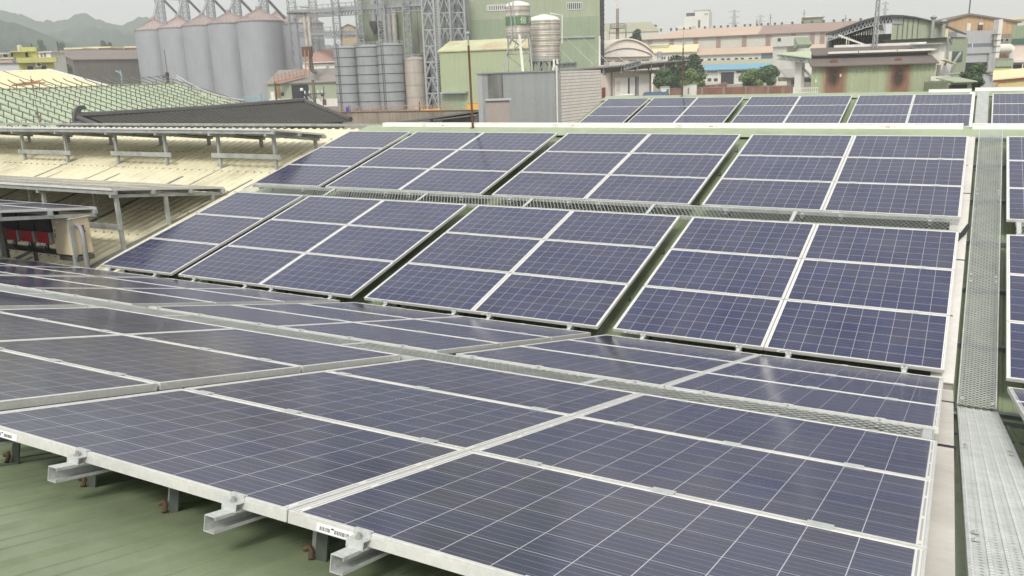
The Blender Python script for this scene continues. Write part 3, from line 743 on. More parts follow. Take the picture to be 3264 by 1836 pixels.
# ================================================================ builders for the surrounding places
class Site:
    """a facade given by two picture columns at two distances; local x along it, y away, z up from the ground"""
    def __init__(s, name, u0, d0, u1, d1, v, label, cat, group=None):
        a, b = P(u0, v, d0), P(u1, v, d1)
        s.o = Vector((a.x, a.y, ZG)); d = Vector((b.x-a.x, b.y-a.y, 0)); s.w = d.length
        s.rz = math.atan2(d.y, d.x); s.ax = d.normalized(); s.ay = Vector((-s.ax.y, s.ax.x, 0))
        s.e = empty(name, s.o, s.rz, label, cat, group)
    def f(s, u, v, y=0.0):
        k = ray(u, v); o = s.o+s.ay*y; t = (o-CAM).dot(s.ay)/k.dot(s.ay); p = CAM+k*t-s.o
        return p.dot(s.ax), p.z
    def rect(s, u0, v0, u1, v1, y=0.0):
        x0 = s.f(u0, (v0+v1)/2, y)[0]; x1 = s.f(u1, (v0+v1)/2, y)[0]
        z1 = s.f((u0+u1)/2, v0, y)[1]; z0 = s.f((u0+u1)/2, v1, y)[1]
        return x0, x1, z0, z1
    def part(s, nm, mb, mt, parent=None, **k): return mb.build(nm, mt, parent or s.e, **k)
    def wall(s, u0, v0, u1, v1, y0, y1, mt, nm='wall', ground=True):
        x0, x1, z0, z1 = s.rect(u0, v0, u1, v1, y0); m = MB(); m.box(x0, x1, y0, y1, 0 if ground else z0, z1); return s.part(nm, m, mt)
    def block(s, u0, v0, u1, v1, y0, y1, mt, nm): return s.wall(u0, v0, u1, v1, y0, y1, mt, nm, False)
    def window(s, u0, v0, u1, v1, y=0, mt=None, bars=0, nm='window', fr=None):
        x0, x1, z0, z1 = s.rect(u0, v0, u1, v1, y); t = max(.06, (x1-x0)*.05)
        m = MB(); m.box(x0, x1, y-.10, y+.02, z0, z0+t); m.box(x0, x1, y-.10, y+.02, z1-t, z1); m.box(x0, x0+t, y-.10, y+.02, z0+t, z1-t); m.box(x1-t, x1, y-.10, y+.02, z0+t, z1-t)
        for k in range(bars): xx = x0+(x1-x0)*(k+1)/(bars+1); m.box(xx-t*.5, xx+t*.5, y-.09, y+.01, z0+t, z1-t)
        fo = s.part(nm, m, fr or M_frame)
        m = MB(); m.box(x0+t*.5, x1-t*.5, y-.05, y+.01, z0+t*.5, z1-t*.5); s.part('pane', m, mt or M_glass, fo); return fo
M_frame = mat('pale window frame', C(215, 215, 208), .6, 0, .05)
M_glass = mat('dark window glass', (0.03, 0.035, 0.04, 1), .15, 0, .3, 1, spec=.5)
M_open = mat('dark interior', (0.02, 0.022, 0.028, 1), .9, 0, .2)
M_wht = mat('white plaster', C(238, 236, 228), .7, 0, .06, .3, streak=.10)
M_cream = mat('cream wall sheet far', C(228, 222, 205), .7, 0, .05, .2, streak=.08, rib=.8, ribbump=.05)
M_creamr = mat('cream yellow roof sheet', C(240, 228, 172), .6, 0, .05, .3)
M_ylw = mat('lime yellow plaster', C(206, 204, 108), .75, 0, .07, .4, streak=.12)
M_brn = mat('brown weathered sheet', C(122, 114, 108), .8, 0, .12, .2, streak=.3)
M_brnr = mat('brown roof sheet', C(138, 126, 120), .75, 0, .1, .3)
M_pinkr = mat('faded red roof sheet', C(188, 146, 132), .75, 0, .1, .15, streak=.1)
M_silo = mat('galvanised silo wall', C(176, 179, 188), .55, .25, .06, .25, streak=.10)
M_silor = mat('rusty pink silo roof', C(180, 160, 156), .7, .1, .14, .2, streak=.2)
M_latt = mat('grey lattice steel', C(176, 180, 184), .6, .1, .08)
M_lattd = mat('dark lattice steel', C(92, 94, 96), .6, .1, .1)
M_bin = mat('grey steel bin', C(166, 171, 176), .5, .15, .08, .5, streak=.12)
M_binb = mat('beige steel bin', C(200, 188, 176), .6, .1, .1, .5, streak=.2)
M_grn = mat('light green cladding', C(172, 184, 152), .6, 0, .06, .2, streak=.12, rib=.5, ribbump=.04)
M_grn2 = mat('mid green cladding', C(156, 173, 140), .6, 0, .06, .2, streak=.12, rib=.5, ribbump=.04)
M_grns = mat('stained green cladding', C(150, 164, 132), .7, 0, .1, .2, streak=.3, stain=C(104, 100, 94, .8), stain_amt=.95, stain_scale=.16)
M_orng = mat('orange safety paint', C(214, 140, 90), .6, 0, .12, 1)
M_yelo = mat('machine yellow paint', C(250, 182, 30), .5, 0, .06)
M_conc = mat('weathered concrete', C(158, 146, 128), .9, 0, .15, .3, streak=.35, stain=C(96, 86, 72), stain_amt=.7, stain_scale=.5)
M_blue = mat('blue roof sheet', C(110, 176, 208), .6, 0, .05, .2)
M_olive = mat('olive roof sheet', C(176, 174, 142), .7, 0, .06, .2)
M_sal = mat('salmon roof sheet', C(216, 186, 158), .7, 0, .08, .08, streak=.06)
M_sald = mat('dull red roof sheet', C(172, 140, 126), .7, 0, .07, .1)
M_gryw = mat('grey painted wall', C(182, 186, 188), .6, 0, .06, .4, streak=.15)
M_stl = mat('stainless steel', (0.52, 0.485, 0.43, 1), .5, .2, .12, 2, streak=.2, stain=C(130, 112, 95), stain_amt=.4, stain_scale=2)
M_brick = mat('old red brick', C(150, 98, 80), .9, 0, .25, .6, streak=.2, stain=C(170, 150, 135), stain_amt=.6, stain_scale=.5)
M_pinkp = mat('pale pink plaster', C(238, 216, 202), .75, 0, .05, .3, streak=.06)
M_lgrey = mat('light grey cladding', C(184, 186, 190), .65, 0, .04, .2, streak=.06)

def lattice(m, p, q, w, n, r, wq=None, ax=None, ay=None, x=False):
    p, q = Vector(p), Vector(q); ax = ax or RH; ay = ay or FH; wq = w if wq is None else wq
    cs = [(-1, -1), (1, -1), (1, 1), (-1, 1)]
    def pt(t, c): ww = (w+(wq-w)*t)/2; return p.lerp(q, t)+ax*(c[0]*ww)+ay*(c[1]*ww)
    for c in cs: m.bar(pt(0, c), pt(1, c), r*1.5)
    for k in range(n):
        t0, t1 = k/n, (k+1)/n
        for i in range(4):
            a, b = cs[i], cs[(i+1) % 4]
            m.bar(pt(t1, a), pt(t1, b), r)
            if x or (k+i) % 2: m.bar(pt(t0, a), pt(t1, b), r)
            if x or not (k+i) % 2: m.bar(pt(t0, b), pt(t1, a), r)
def mast(name, u, v0, v1, d, wpx, n, r, label, cat='lattice tower', group=None, mt=None, wtop=None, x=False, z0=None):
    b = P(u, v1, d); zb = ZG if z0 is None else z0; a = Vector((b.x, b.y, P(u, v0, d).z)); b = Vector((b.x, b.y, zb))
    w = wpx/FPX*d; e = empty(name, b, 0, label, cat, group); m = MB(); lattice(m, (0, 0, 0), (0, 0, a.z-b.z), w, n, r, (wtop/FPX*d) if wtop else None, x=x)
    m.build('lattice', mt or M_latt, e); return e, b, a

# ---------------------------------------------------------------- left: hip tile roofed house
M_tile = mat('dark grey roof tiles', C(112, 110, 106), .7, 0, .10, .8, fine=.12)
M_tiled = mat('dark ridge tiles', C(92, 92, 92), .7, 0, .1)
d0, d1 = 50, 68
A_ = P(276, 376, 42); B_ = P(972, 327, 53)
rdir = (B_-A_); rdir.z = 0; rdir.normalize(); rn = Vector((rdir.y, -rdir.x, 0))   # towards the viewer
Wd, dz = 5.0, 1.6
eB = P(1118, 386, 49); hipx = (eB-B_).dot(rdir); Wd = (eB-B_).dot(rn); eA = eB-rdir*((B_-A_).length+hipx+.3); eA.z = eB.z; fB = eB-rn*2*Wd; fA = eA-rn*2*Wd
th = empty('tile_roofed_house', (A_.x, A_.y, ZG), 0, 'house with dark grey hipped tile roof behind the elevated tables', 'house')
def rel(e, o): o.location = -Vector(e.location); o.parent = e; return o
def tiles(m, a, b, c, d, rows, pitch, hh=.05):
    """tiled slope a-b (eave) to d-c (ridge): stepped courses with a wavy front"""
    n = (b-a).cross(d-a).normalized(); n = n if n.z > 0 else -n
    for k in range(rows):
        t0, t1 = k/rows, (k+1.15)/rows
        p0, p1 = a.lerp(d, t0), b.lerp(c, t0); q0, q1 = a.lerp(d, min(t1, 1)), b.lerp(c, min(t1, 1))
        L_ = (p1-p0).length; cnt = max(2, int(L_/pitch)*4); vs = []
        for i in range(cnt+1):
            s_ = i/cnt; w_ = (.5+.5*math.cos(2*math.pi*s_*L_/pitch))*hh
            vs.append(p0.lerp(p1, s_)+n*(w_+hh)); vs.append(q0.lerp(q1, s_)+n*w_*.6); vs.append(p0.lerp(p1, s_)-n*.02)
        fs = [(i*3, i*3+3, i*3+4, i*3+1) for i in range(cnt)]+[(i*3+2, i*3+5, i*3+3, i*3) for i in range(cnt)]
        m.add(vs, fs, 0, True)
m = MB(); tiles(m, eA, eB, B_, A_, 26, .30); tiles(m, eB, fB, B_+rdir*.01, B_, 24, .30); tiles(m, fB, fA, A_, B_, 20, .35)
rel(th, m.build('roof', M_tile, sharp=60))
m = MB(); m.tube([A_-rdir*.5+Vector((0, 0, .12)), A_.lerp(B_, .5)+Vector((0, 0, .05)), B_+Vector((0, 0, .12))], .17, 8); m.tube([B_+Vector((0, 0, .1)), eB+Vector((0, 0, .1))], .15, 8)
m.tube([A_-rdir*.45+Vector((0, 0, .06)), eA-rdir*.45+Vector((0, 0, .06))], .13, 8); m.tube([B_+Vector((0, 0, .1)), fB+Vector((0, 0, .1))], .15, 8)
rel(th, m.build('ridge_tiles', M_tiled))
m = MB(); g = A_-rdir*.55
m.prism([(0, -.15), (.62, -.15), (.70, .1), (.55, .28), (.6, .5), (.78, .62), (.98, .56), (1.0, .72), (.8, .86), (.5, .84), (.25, .6), (.12, .25)], 'y', -.16, .16)
o = m.build('ridge_ornament', M_tiled, th); o.scale = (.72,)*3; o.location = g-Vector(th.location)-rdir*.15; o.rotation_euler = (0, 0, math.atan2(rdir.y, rdir.x))
m = MB()
for a, b in ((eA, eB), (eB, fB), (fB, fA), (fA, eA)):
    ins = .55; ce = (eA+eB+fA+fB)/4
    a2 = a+(ce-a).normalized()*ins; b2 = b+(ce-b).normalized()*ins
    m.bar((a2.x, a2.y, (ZG+a2.z)/2-.02), (b2.x, b2.y, (ZG+a2.z)/2-.02), .25, a2.z-ZG-.05)
rel(th, m.build('wall', M_conc))
m = MB(); gm = eA.lerp(fA, .5); m.add([eA-rdir*.02, fA-rdir*.02, A_-rdir*.02, eA+rdir*.2, fA+rdir*.2, A_+rdir*.2], [(0, 1, 2), (5, 4, 3), (0, 3, 4, 1), (1, 4, 5, 2), (2, 5, 3, 0)]); rel(th, m.build('gable', M_lattd))

# ---------------------------------------------------------------- left: green roof set with rails
R1 = P(560, 266, 92); R0 = R1-(RH*8+FH*15)*1.75
E1 = P(930, 384, 84); sld = E1-R1; E0 = R0+sld
gr = empty('railed_green_roof_building', (R1.x, R1.y, ZG), 0, 'building with pale green metal roof covered with rows of bare rails', 'building')
M_mint = mat('mint green roof sheet', C(186, 202, 164), .55, 0, .06, .3)
nrm = (R0-R1).cross(E1-R1).normalized(); nrm = nrm if nrm.z > 0 else -nrm
ex = (R1-R0).normalized(); sl_ = sld.length
def gpt(s_, t_, h=0): return R1-ex*s_+sld*t_+nrm*h
m = MB(); tot = (R1-R0).length; nrib = int(tot/.5); vs = []
for i in range(nrib+1):
    for k, h in ((0, 0), (.25, .045), (.5, .045), (.75, 0)):
        for t_ in (0, 1): vs.append(gpt((i+k)*.5, t_, h))
n4 = len(vs)//2
m.add(vs, [(2*i, 2*i+1, 2*i+3, 2*i+2) for i in range(n4-1)])
vb = [v_-nrm*.03-Vector((0, 0, .05)) for v_ in vs]; m.add(vb, [(2*i, 2*i+2, 2*i+3, 2*i+1) for i in range(n4-1)])
rel(gr, m.build('roof_sheet', M_mint))
m = MB(); m.bar(R0+nrm*.06, R1+nrm*.06, .5, .06); m.bar(R1+ex*.05, E1+ex*.05, .22, .14); rel(gr, m.build('edge_flashing', M_creamr))
bk = Vector((ex.y, -ex.x, 0)); bk = bk if bk.dot(FH) > 0 else -bk
m = MB(); m.slab([R1-Vector((0, 0, .02)), R0-Vector((0, 0, .02)), R0+bk*20-Vector((0, 0, 2.2)), R1+bk*20-Vector((0, 0, 2.2))], .05); rel(gr, m.build('rear_roof', M_mint))
m = MB()
zt = E1.z-.35
for a, b in ((E0, E1), (E1, R1+bk*20)): m.bar((a.x, a.y, (ZG+zt)/2), (b.x, b.y, (ZG+zt)/2), .2, zt-ZG)
rel(gr, m.build('wall', M_wallg))
M_rrail = mat('grey green roof rail', C(112, 118, 112), .6, .1, .1)
for i in range(27):
    s_ = 1.0+i*1.06
    off = (i % 2)*.022
    r_ = MB(); a = Vector((0, 0, 0))
    base = gpt(s_, 0)
    for t0, t1 in ((.0, .985),):
        r_.bar(gpt(s_, t0, .62)-base, gpt(s_, t1, .62)-base, .07, .07)
    nl = 11
    for k in range(nl):
        t_ = .03+off*2+(k+.15)/nl*.93
        r_.bar(gpt(s_, t_, .0)-base, gpt(s_, t_, .62)-base, .055, .055)
    r_.bar(gpt(s_, 0, .62)-base-sld.normalized()*.5+Vector((0, 0, .1)), gpt(s_, 0, .62)-base, .075)
    o = r_.build('roof_rail', M_rrail); o.location = base
    tag(o, f'dark bare rail on short legs down the pale green roof, {ORD[i] if i < 12 else str(i+1)+"th"} from its right edge', 'roof rail', 'bare rails on the pale green roof')
# timber planks on its ridge
for k in range(7):
    c_ = PZ(1, 250+R.uniform(-40, 40)+k*12, 842-(k % 3)*9, 77.5); dd = (RH*math.cos(.15+R.uniform(-.2, .2))+FH*math.sin(.3)).normalized(); dd.z = .12
    m = MB(); m.bar(c_-dd*(1.0+.1*(k % 3)), c_+dd*(1.0), .2, .09); o = m.build('timber_plank', mat('orange timber', C(205, 150, 105), .8, 0, .2, 2) if k == 0 else bpy.data.materials['orange timber'])
    tag(o, 'orange timber plank in the loose pile on the ridge of the pale green roof', 'plank', 'loose planks on the green roof')
# leaning aerial on the green roof
e = empty('aerial_mast', P(128, 398, 60), 0, 'thin leaning aerial mast with red and brown head gear before the pale green roof', 'aerial')
b_ = Vector(e.location); t_ = P(97, 242, 60)-b_
m = MB(); m.tube([t_*-.6, t_], .02, 6); m.build('mast', M_lattd, e)
m = MB()
for k in range(3): m.lathe([(0, .0), (.10, .04), (.11, .22), (.04, .30), (0, .30)], 10, tuple(t_*(.05+.075*k)+Vector((.06-.10*k, 0, .0))))
m.build('rotor_gear', M_brnr, e)
m = MB(); dp = P(66, 385, 60)-b_; m.tube([t_*.12, dp], .015, 6)
for k in range(4): q_ = (t_*.12).lerp(dp, .3+.22*k); m.tube([q_-Vector((0, 0, .25)), q_+Vector((0, 0, .25))], .010, 5)
m.build('antenna', M_lattd, e)

# ---------------------------------------------------------------- left: cream roof shed
K1 = P(155, 224, 122); K0 = P(-120, 233, 122); K0.z = K1.z; J1 = P(430, 301, 100); J0 = K0+(J1-K1)
cs = empty('cream_roofed_shed', (K1.x, K1.y, ZG), 0, 'shed with plain cream yellow roof beyond the railed green roof', 'shed')
m = MB(); m.slab([J0, J1, K1, K0], .18); rel(cs, m.build('roof', M_creamr))
m = MB(); m.bar(K1+Vector((0, 0, .1)), J1+Vector((0, 0, .1)), .5, .22); m.bar(K0+Vector((0, 0, .06)), K1+Vector((0, 0, .06)), .5, .16); rel(cs, m.build('edge_flashing', M_wht))
m = MB(); ins = (J0-J1).normalized()*.5
for a, b in ((J1+ins, K1+ins), (J0, J1+ins)): m.bar((a.x, a.y, (ZG+J1.z)/2-.4), (b.x, b.y, (ZG+J1.z)/2-.4), .2, J1.z-ZG-.5)
rel(cs, m.build('wall', M_cream))

# white shed + pink shutter at the far left
S = Site('white_shed', -60, 128, 60, 131, 200, 'low white walled shed with brown roof edge at the left', 'shed')
S.wall(-60, 203, 60, 240, 0, 6, mat('pale blue white wall', C(214, 222, 222), .7, 0, .05)); S.block(-62, 199.5, 59, 204, -.15, 6.2, M_brnr, 'roof')
S = Site('pink_hut', -60, 136, 41, 139, 190, 'pale pink rooftop hut behind the white shed', 'hut')
S.wall(-60, 187, 41, 230, 0, 5, M_pinkp); S.block(-60, 184.5, 43, 188, -.2, 5, M_creamr, 'roof')
S.window(8, 172, 26, 184, 0); S.block(0, 168, 30, 171, -.2, 4, M_wht, 'canopy')

# lime yellow house
S = Site('yellow_house', 48, 148, 178, 150.5, 200, 'lime yellow flat roofed house with two dark windows and a roof tower', 'house')
S.wall(58, 200, 171, 240, 0, 3, M_ylw)
S.block(52, 183, 180, 199.5, -1.0, 2.5, M_ylw, 'parapet')
S.block(33, 165, 80, 184, 1.5, 4, M_ylw, 'upper_room'); S.block(31, 162, 86, 166, .6, 4, M_ylw, 'roof')
S.block(70, 150, 117, 184, 2.0, 4.5, M_ylw, 'stair_tower'); S.block(86, 161, 117, 164, 1.6, 2, M_ylw, 'ledge')
S.block(168, 224, 190, 234, -.6, 2.5, M_ylw, 'side_step')
S.window(86, 209, 108, 224); S.window(130, 208, 150, 224)
S.block(81, 167, 89, 181, 1.9, 1.99, M_open, 'doorway'); S.block(34, 169, 41, 181, 1.4, 1.49, M_open, 'doorway')
for u, tx in ((62, 'tall'),):
    e = empty('water_tank', S.o+S.ax*S.f(57, 162)[0]+S.ay*4+Vector((0, 0, S.f(57, 163, 4)[1])), 0, 'steel water tank on the roof of the lime yellow house', 'water tank')
    rr = 7.5/FPX*154; m = MB(); m.lathe([(0, 0), (rr, 0), (rr, rr*2), (rr*.8, rr*2.3), (0, rr*2.4)], 18); m.build('body', M_stl, e)
    m = MB(); m.lathe([(0, 0), (rr*.8, 0), (rr*.8, rr*1.9), (0, rr*2.2)], 14, (-rr*1.3, .3, 0)); m.build('black_tank', M_black, e)
def ac(S, u, v, label, s=.75):
    x, z = S.f(u, v); e = empty('air_conditioner', S.o+S.ax*x+S.ay*(-.45)+Vector((0, 0, z)), S.rz, label, 'air conditioner')
    m = MB(); m.box(-s/2, s/2, 0, .35, -s*.4, s*.4); m.build('casing', M_wht, e)
    m = MB(); m.tube([(.08, -.012, 0), (.08, .0, 0)], s*.3, 14); m.build('fan_grille', M_lattd, e)
ac(S, 123, 206, 'white air conditioner on the wall of the lime yellow house', .95)
for u, v0, v1, lb_ in ((101, 139, 150, 'short dark pipe on the stair tower of the yellow house'),):
    a, b = P(u, v1, 155), P(u-1, v0, 155); m = MB(); m.tube([Vector((0, 0, -.2)), b-a], .12, 6); o = m.build('vent_pipe', M_lattd); o.location = a; tag(o, lb_, 'pipe')
S = Site('white_roof_hut', 118, 185, 165, 185, 175, 'white rooftop hut with two dark openings behind the yellow house', 'hut')
S.wall(119, 166, 164, 215, 0, 6, M_wht); S.block(117, 164, 166, 167, -.4, 6, M_wht, 'roof')
S.block(129, 170, 135, 182, -.05, .1, M_brnr, 'doorway'); S.block(139, 169, 146, 181, -.05, .1, M_brnr, 'doorway')
# chimney at the left edge
e = empty('chimney', Gp(2, 200, ZG), 0, 'tall banded concrete chimney at the left edge with a platform', 'chimney'); r0 = 7/FPX*200; h0 = P(-2, 64, 200).z-ZG; h1 = P(-2, 95, 200).z-ZG
m = MB(); m.lathe([(r0*1.3, 0), (r0, h1), (r0*.8, h0), (0, h0)], 20); m.build('shaft', M_pinkp, e)
m = MB(); m.lathe([(r0, h1-.3), (r0*2.4, h1-.3), (r0*2.4, h1), (r0, h1)], 20); m.build('platform', M_lattd, e)

# brown warehouse
S = Site('brown_warehouse', 168, 150, 470, 168, 190, 'long brown weathered warehouse with gable end left of the silos', 'warehouse')
x0, x1 = 0, S.f(470, 190)[0]; ze = S.f(232, 191)[1]; W2 = S.f(232, 191)[0]
# gable end faces the viewer's left; the long wall runs to the right
L0, L1 = P(232, 191, 282), P(470, 187, 300); gx0 = P(168, 175, 310)
S.e.location = (L0.x, L0.y, ZG); dr = (L1-L0); dr.z = 0; Lw = dr.length+25; S.e.rotation_euler = (0, 0, math.atan2(dr.y, dr.x)); he = L0.z-ZG; hr = P(185, 165, 297).z-ZG; wd = 30
m = MB(); m.prism([(0, 0), (wd, 0), (wd, he), (wd/2, hr), (0, he)], 'x', 0, Lw); S.part('wall', m, M_brn)
m = MB(); m.prism([(-.4, he-.05), (wd/2, hr+.1), (wd+.4, he-.05), (wd+.4, he+.12), (wd/2, hr+.3), (-.4, he+.12)], 'x', -.4, Lw); S.part('roof', m, M_brnr)
m = MB(); m.prism([(-.5, he-.1), (wd/2, hr+.05), (wd/2, hr+.42), (-.5, he+.28)], 'x', -.6, -.42); m.box(-.5, Lw, -.55, -.42, he-.12, he+.1); S.part('trim', m, mat('red brown trim', C(150, 96, 84), .7))
for (a, b, dd, lbl) in (((205, 152), (262, 166), 385, 'first far cream shed roof beyond the brown warehouse'), ((262, 149), (350, 166), 400, 'second far cream shed roof beyond the brown warehouse'), ((395, 147), (470, 166), 415, 'third far cream shed roof nearest the silos')):
    S = Site('far_shed', a[0], dd, b[0], dd, a[1], lbl, 'shed', 'far cream sheds')
    S.wall(a[0], a[1]+3, b[0], b[1], 0, 14, M_pinkr); S.block(a[0]-2, a[1], b[0]+2, a[1]+5, -.8, 14, M_creamr, 'roof')
e = empty('pole', Gp(183, 290, ZG), 0, 'dark leaning pole with a stay wire above the brown warehouse gable', 'pole')
a = P(187, 164, 290)-Vector(e.location); b = P(182, 132, 290)-Vector(e.location)
m = MB(); m.tube([(a.x, a.y, 0), a, b], .24, 6); m.build('shaft', M_dark, e); m = MB(); m.tube([b.lerp(a, .35), P(205, 165, 290)-Vector(e.location)], .05, 5); m.build('stay', M_dark, e)
# blue street lamp
e = empty('street_lamp', Gp(391, 125, ZG), 0, 'light blue street lamp with a curved arm before the brown warehouse', 'street lamp'); bl = Vector(e.location)
M_lb = mat('light blue paint', C(140, 180, 192), .5)
m = MB(); t1 = P(388, 240, 125)-bl; m.tube([(0, 0, 0), t1], .13, 8); m.tube([t1, P(383, 223, 125)-bl], .09, 6); m.build('post', M_lb, e)
m = MB(); m.tube([t1, P(381, 231, 125)-bl, P(368, 226, 125)-bl], .10, 6); m.build('arm', M_lb, e)

# ---------------------------------------------------------------- grain silos
SIL = [(493, 97, 116, 63), (570, 90, 120, 56), (648, 83, 124, 49), (733, 76, 130, 41), (827, 69, 136, 31)]
def silo(u, ve, wpx, vt, dia, label, group, ribs=True):
    d = FPX*dia/wpx; b = Gp(u, d, ZG); p = P(u, ve, d); he = p.z-ZG; ht = P(u, vt, d).z-ZG
    c_ = P(u, ve, d); e = empty('grain_silo', (c_.x, c_.y, ZG), R.uniform(0, 1), label, 'silo', group); r = dia/2; hc = ht-he
    pr = []; nb = 26
    for k in range(nb): z = he*k/nb; pr += [(r, z), (r-.05, z+he/nb*.5)]
    pr.append((r, he)); m = MB(); m.lathe(pr, 48); m.build('wall', M_silo, e)
    m = MB(); m.lathe([(r+.18, he-.12), (r+.2, he+.05), (r*.12, he+hc), (r*.12, he+hc+.5), (0, he+hc+.5)], 48); o = m.build('roof', M_silor if u > 600 else mat('faded silo roof', C(190, 168, 164), .7, 0, .12, .2, streak=.2), e)
    m = MB()
    for k in range(28):
        t = 2*math.pi*k/28; m.bar((math.cos(t)*(r+.2), math.sin(t)*(r+.2), he+.10), (math.cos(t)*r*.13, math.sin(t)*r*.13, he+hc+.05), .09, .12)
    m.build('roof_rib', M_silor, o)
    m = MB(); t = -2.0-e.rotation_euler.z+YAW
    m.bar((math.cos(t)*r*.8, math.sin(t)*r*.8, he+hc*.22), (math.cos(t)*r*.8, math.sin(t)*r*.8, he+hc*.22+.8), .7, .7); m.build('vent', M_silo, o)
    return Vector((c_.x, c_.y, ZG+ht)), d
tops = []
SW = ['leftmost, partly hiding the hills', 'second from the left', 'middle one of the front row', 'fourth from the left', 'rightmost and nearest of the front row']
for i, s_ in enumerate(SIL): tops.append(silo(*s_, 12.6, f'tall grey grain silo with conical roof, {SW[i]}', 'grain silos'))
silo(885, 73, 112, 40, 12.6, 'grey grain silo mostly hidden behind the rightmost front silo', 'grain silos')
silo(968, 76, 116, 45, 12.6, 'darker grey grain silo behind the twin exhaust pipes', 'grain silos')
# elevator masts with spouts over the silos
EM = [(519, 20), (596, 20), (678, 20), (762, 20), (848, 22)]
for i, (u, w_) in enumerate(EM):
    d = tops[i][1]+9
    e, b, a = mast('elevator_mast', u, -120, 90, d, w_, 26, .12, f'grey lattice elevator mast with two spouts behind the silos, {ORD[i]} from the left', 'lattice tower', 'elevator masts above the silos', x=True)
    st = Vector((0, 0, P(u, -14, d).z-ZG))
    m = MB(); m.tube([st, tops[i][0]-b+Vector((0, 0, .2))], .42, 8); m.lathe([(.3, 0), (.75, .5), (.75, 1.1)], 10, tuple(tops[i][0]-b-Vector((0, 0, .2)))); m.build('spout', M_silo, e)
    m = MB(); nx = P(u+60, 58, d+12)-b; m.tube([st+Vector((0, 0, .4)), nx], .42, 8); m.build('spout', M_silo, e)
m = MB(); a, b = P(520, -2, 262), P(568, 0, 262); m.bar(a-b, Vector((0, 0, 0)), .3, .3); m.bar(a-b+Vector((0, 0, 1.2)), Vector((0, 0, 1.2)), .12); m.bar(Vector((0, 0, 0)), Vector((0, 0, 1.2)), .12); m.bar(a-b, a-b+Vector((0, 0, 1.2)), .12)
o = m.build('gantry', M_latt); o.location = b; tag(o, 'short grey gantry with hand rail between the two left elevator masts', 'gantry')

# ---------------------------------------------------------------- mill yard: bins, bridges, towers
def bin_(u, vt, vb, wpx, d, mt, label, group, bands=7, lad=-.25):
    dia = wpx/FPX*d; c_ = P(u, (vt+vb)/2, d); zt = P(u, vt, d).z-ZG; r = dia/2
    e = empty('steel_bin', (c_.x, c_.y, ZG), YAW, label, 'bin', group)
    m = MB(); m.lathe([(r, 0), (r, zt), (r*.96, zt+.1), (r*.5, zt+.55), (0, zt+.65)], 40); m.build('shell', mt, e)
    m = MB()
    for k in range(bands+1):
        z = zt*k/bands; m.lathe([(r, z-.07), (r+.07, z-.07), (r+.07, z+.07), (r, z+.07)], 40)
    m.build('band', M_lattd if mt is M_bin else mt, e)
    if lad is not None:
        x, y = r*1.03*math.sin(lad), -r*1.03*math.cos(lad); m = MB()
        m.bar((x-.2, y, 0), (x-.2, y, zt+.9), .10); m.bar((x+.2, y, 0), (x+.2, y, zt+.9), .10)
        for k in range(int(zt/.5)): m.bar((x-.2, y, k*.5), (x+.2, y, k*.5), .06)
        m.build('ladder', M_lattd, e)
    m = MB(); n = 18
    for k in range(n):
        t0, t1 = 2*math.pi*k/n, 2*math.pi*(k+1)/n
        for h in (.5, 1.0): m.bar((r*math.cos(t0), r*math.sin(t0), zt+h), (r*math.cos(t1), r*math.sin(t1), zt+h), .05)
        m.bar((r*math.cos(t0), r*math.sin(t0), zt), (r*math.cos(t0), r*math.sin(t0), zt+1.0), .05)
    m.build('hand_rail', M_latt, e)
bin_(1112, 155, 342, 80, 184, M_bin, 'grey banded steel bin, left one of the three beside the lattice tower', 'grey steel bins', lad=-.55)
bin_(1182, 151, 343, 80, 182, M_bin, 'grey banded steel bin, middle one of the three', 'grey steel bins', lad=-1.2)
bin_(1249, 146, 343, 80, 180, M_bin, 'grey banded steel bin, right one of the three, next to the beige bin', 'grey steel bins', lad=-.5)
bin_(1325, 190, 345, 64, 180, M_binb, 'shorter beige steel bin beside the lattice tower', None, bands=4, lad=None)
# lattice columns carrying the conveyor bridges
for i, (u, v0, w_, d) in enumerate(((946, -60, 22, 248), (1012, -60, 20, 244), (1083, -60, 20, 218), (1156, -60, 20, 206), (1226, -60, 22, 198), (1306, -60, 20, 191))):
    mast('lattice_column', u, v0, 200, d, w_, 24, .10, f'slim grey lattice column under the conveyor bridge, {ORD[i]} from the left', 'lattice tower', 'lattice columns of the conveyor bridge', x=False)
def bridge(name, a, b, label, hgt, wd, n):
    e = empty(name, a, 0, label, 'conveyor bridge', 'conveyor bridges'); q = b-a; ax = q.normalized(); up = Vector((0, 0, 1)); si = ax.cross(up)
    m = MB()
    for s_ in (-1, 1):
        o = si*(s_*wd/2); m.bar(o, q+o, .28, .5)
        lo = o-up*hgt; m.bar(lo, q+lo, .2, .2)
        for k in range(n):
            p0, p1 = o.lerp(q+o, k/n), o.lerp(q+o, (k+1)/n); pm = (p0+p1)/2-up*hgt
            m.bar(p0, pm, .12); m.bar(pm, p1, .12)
    m.bar(up*.0, q, wd*.8, .12); m.build('truss', M_latt, e)
    m = MB()
    m.bar(up*.35, q+up*.35, .9, .7); m.build('conveyor', M_latt, e)
    m = MB()
    for s_ in (-1, 1):
        o = si*(s_*wd/2)
        for h in (.9, 1.7): m.bar(o+up*h, q+o+up*h, .08)
        for k in range(n//2+1): p_ = o.lerp(q+o, k/(n//2)); m.bar(p_, p_+up*1.7, .08)
    m.build('hand_rail', M_latt, e)
bridge('conveyor_bridge', P(925, 44, 250), P(1365, 14, 186), 'high grey conveyor bridge running from the silos to the lattice tower', 1.2, 1.8, 44)
bridge('conveyor_bridge', P(955, 110, 248), P(1150, 107, 210), 'lower grey catwalk bridge behind the twin exhaust pipes', 1.0, 1.6, 20)
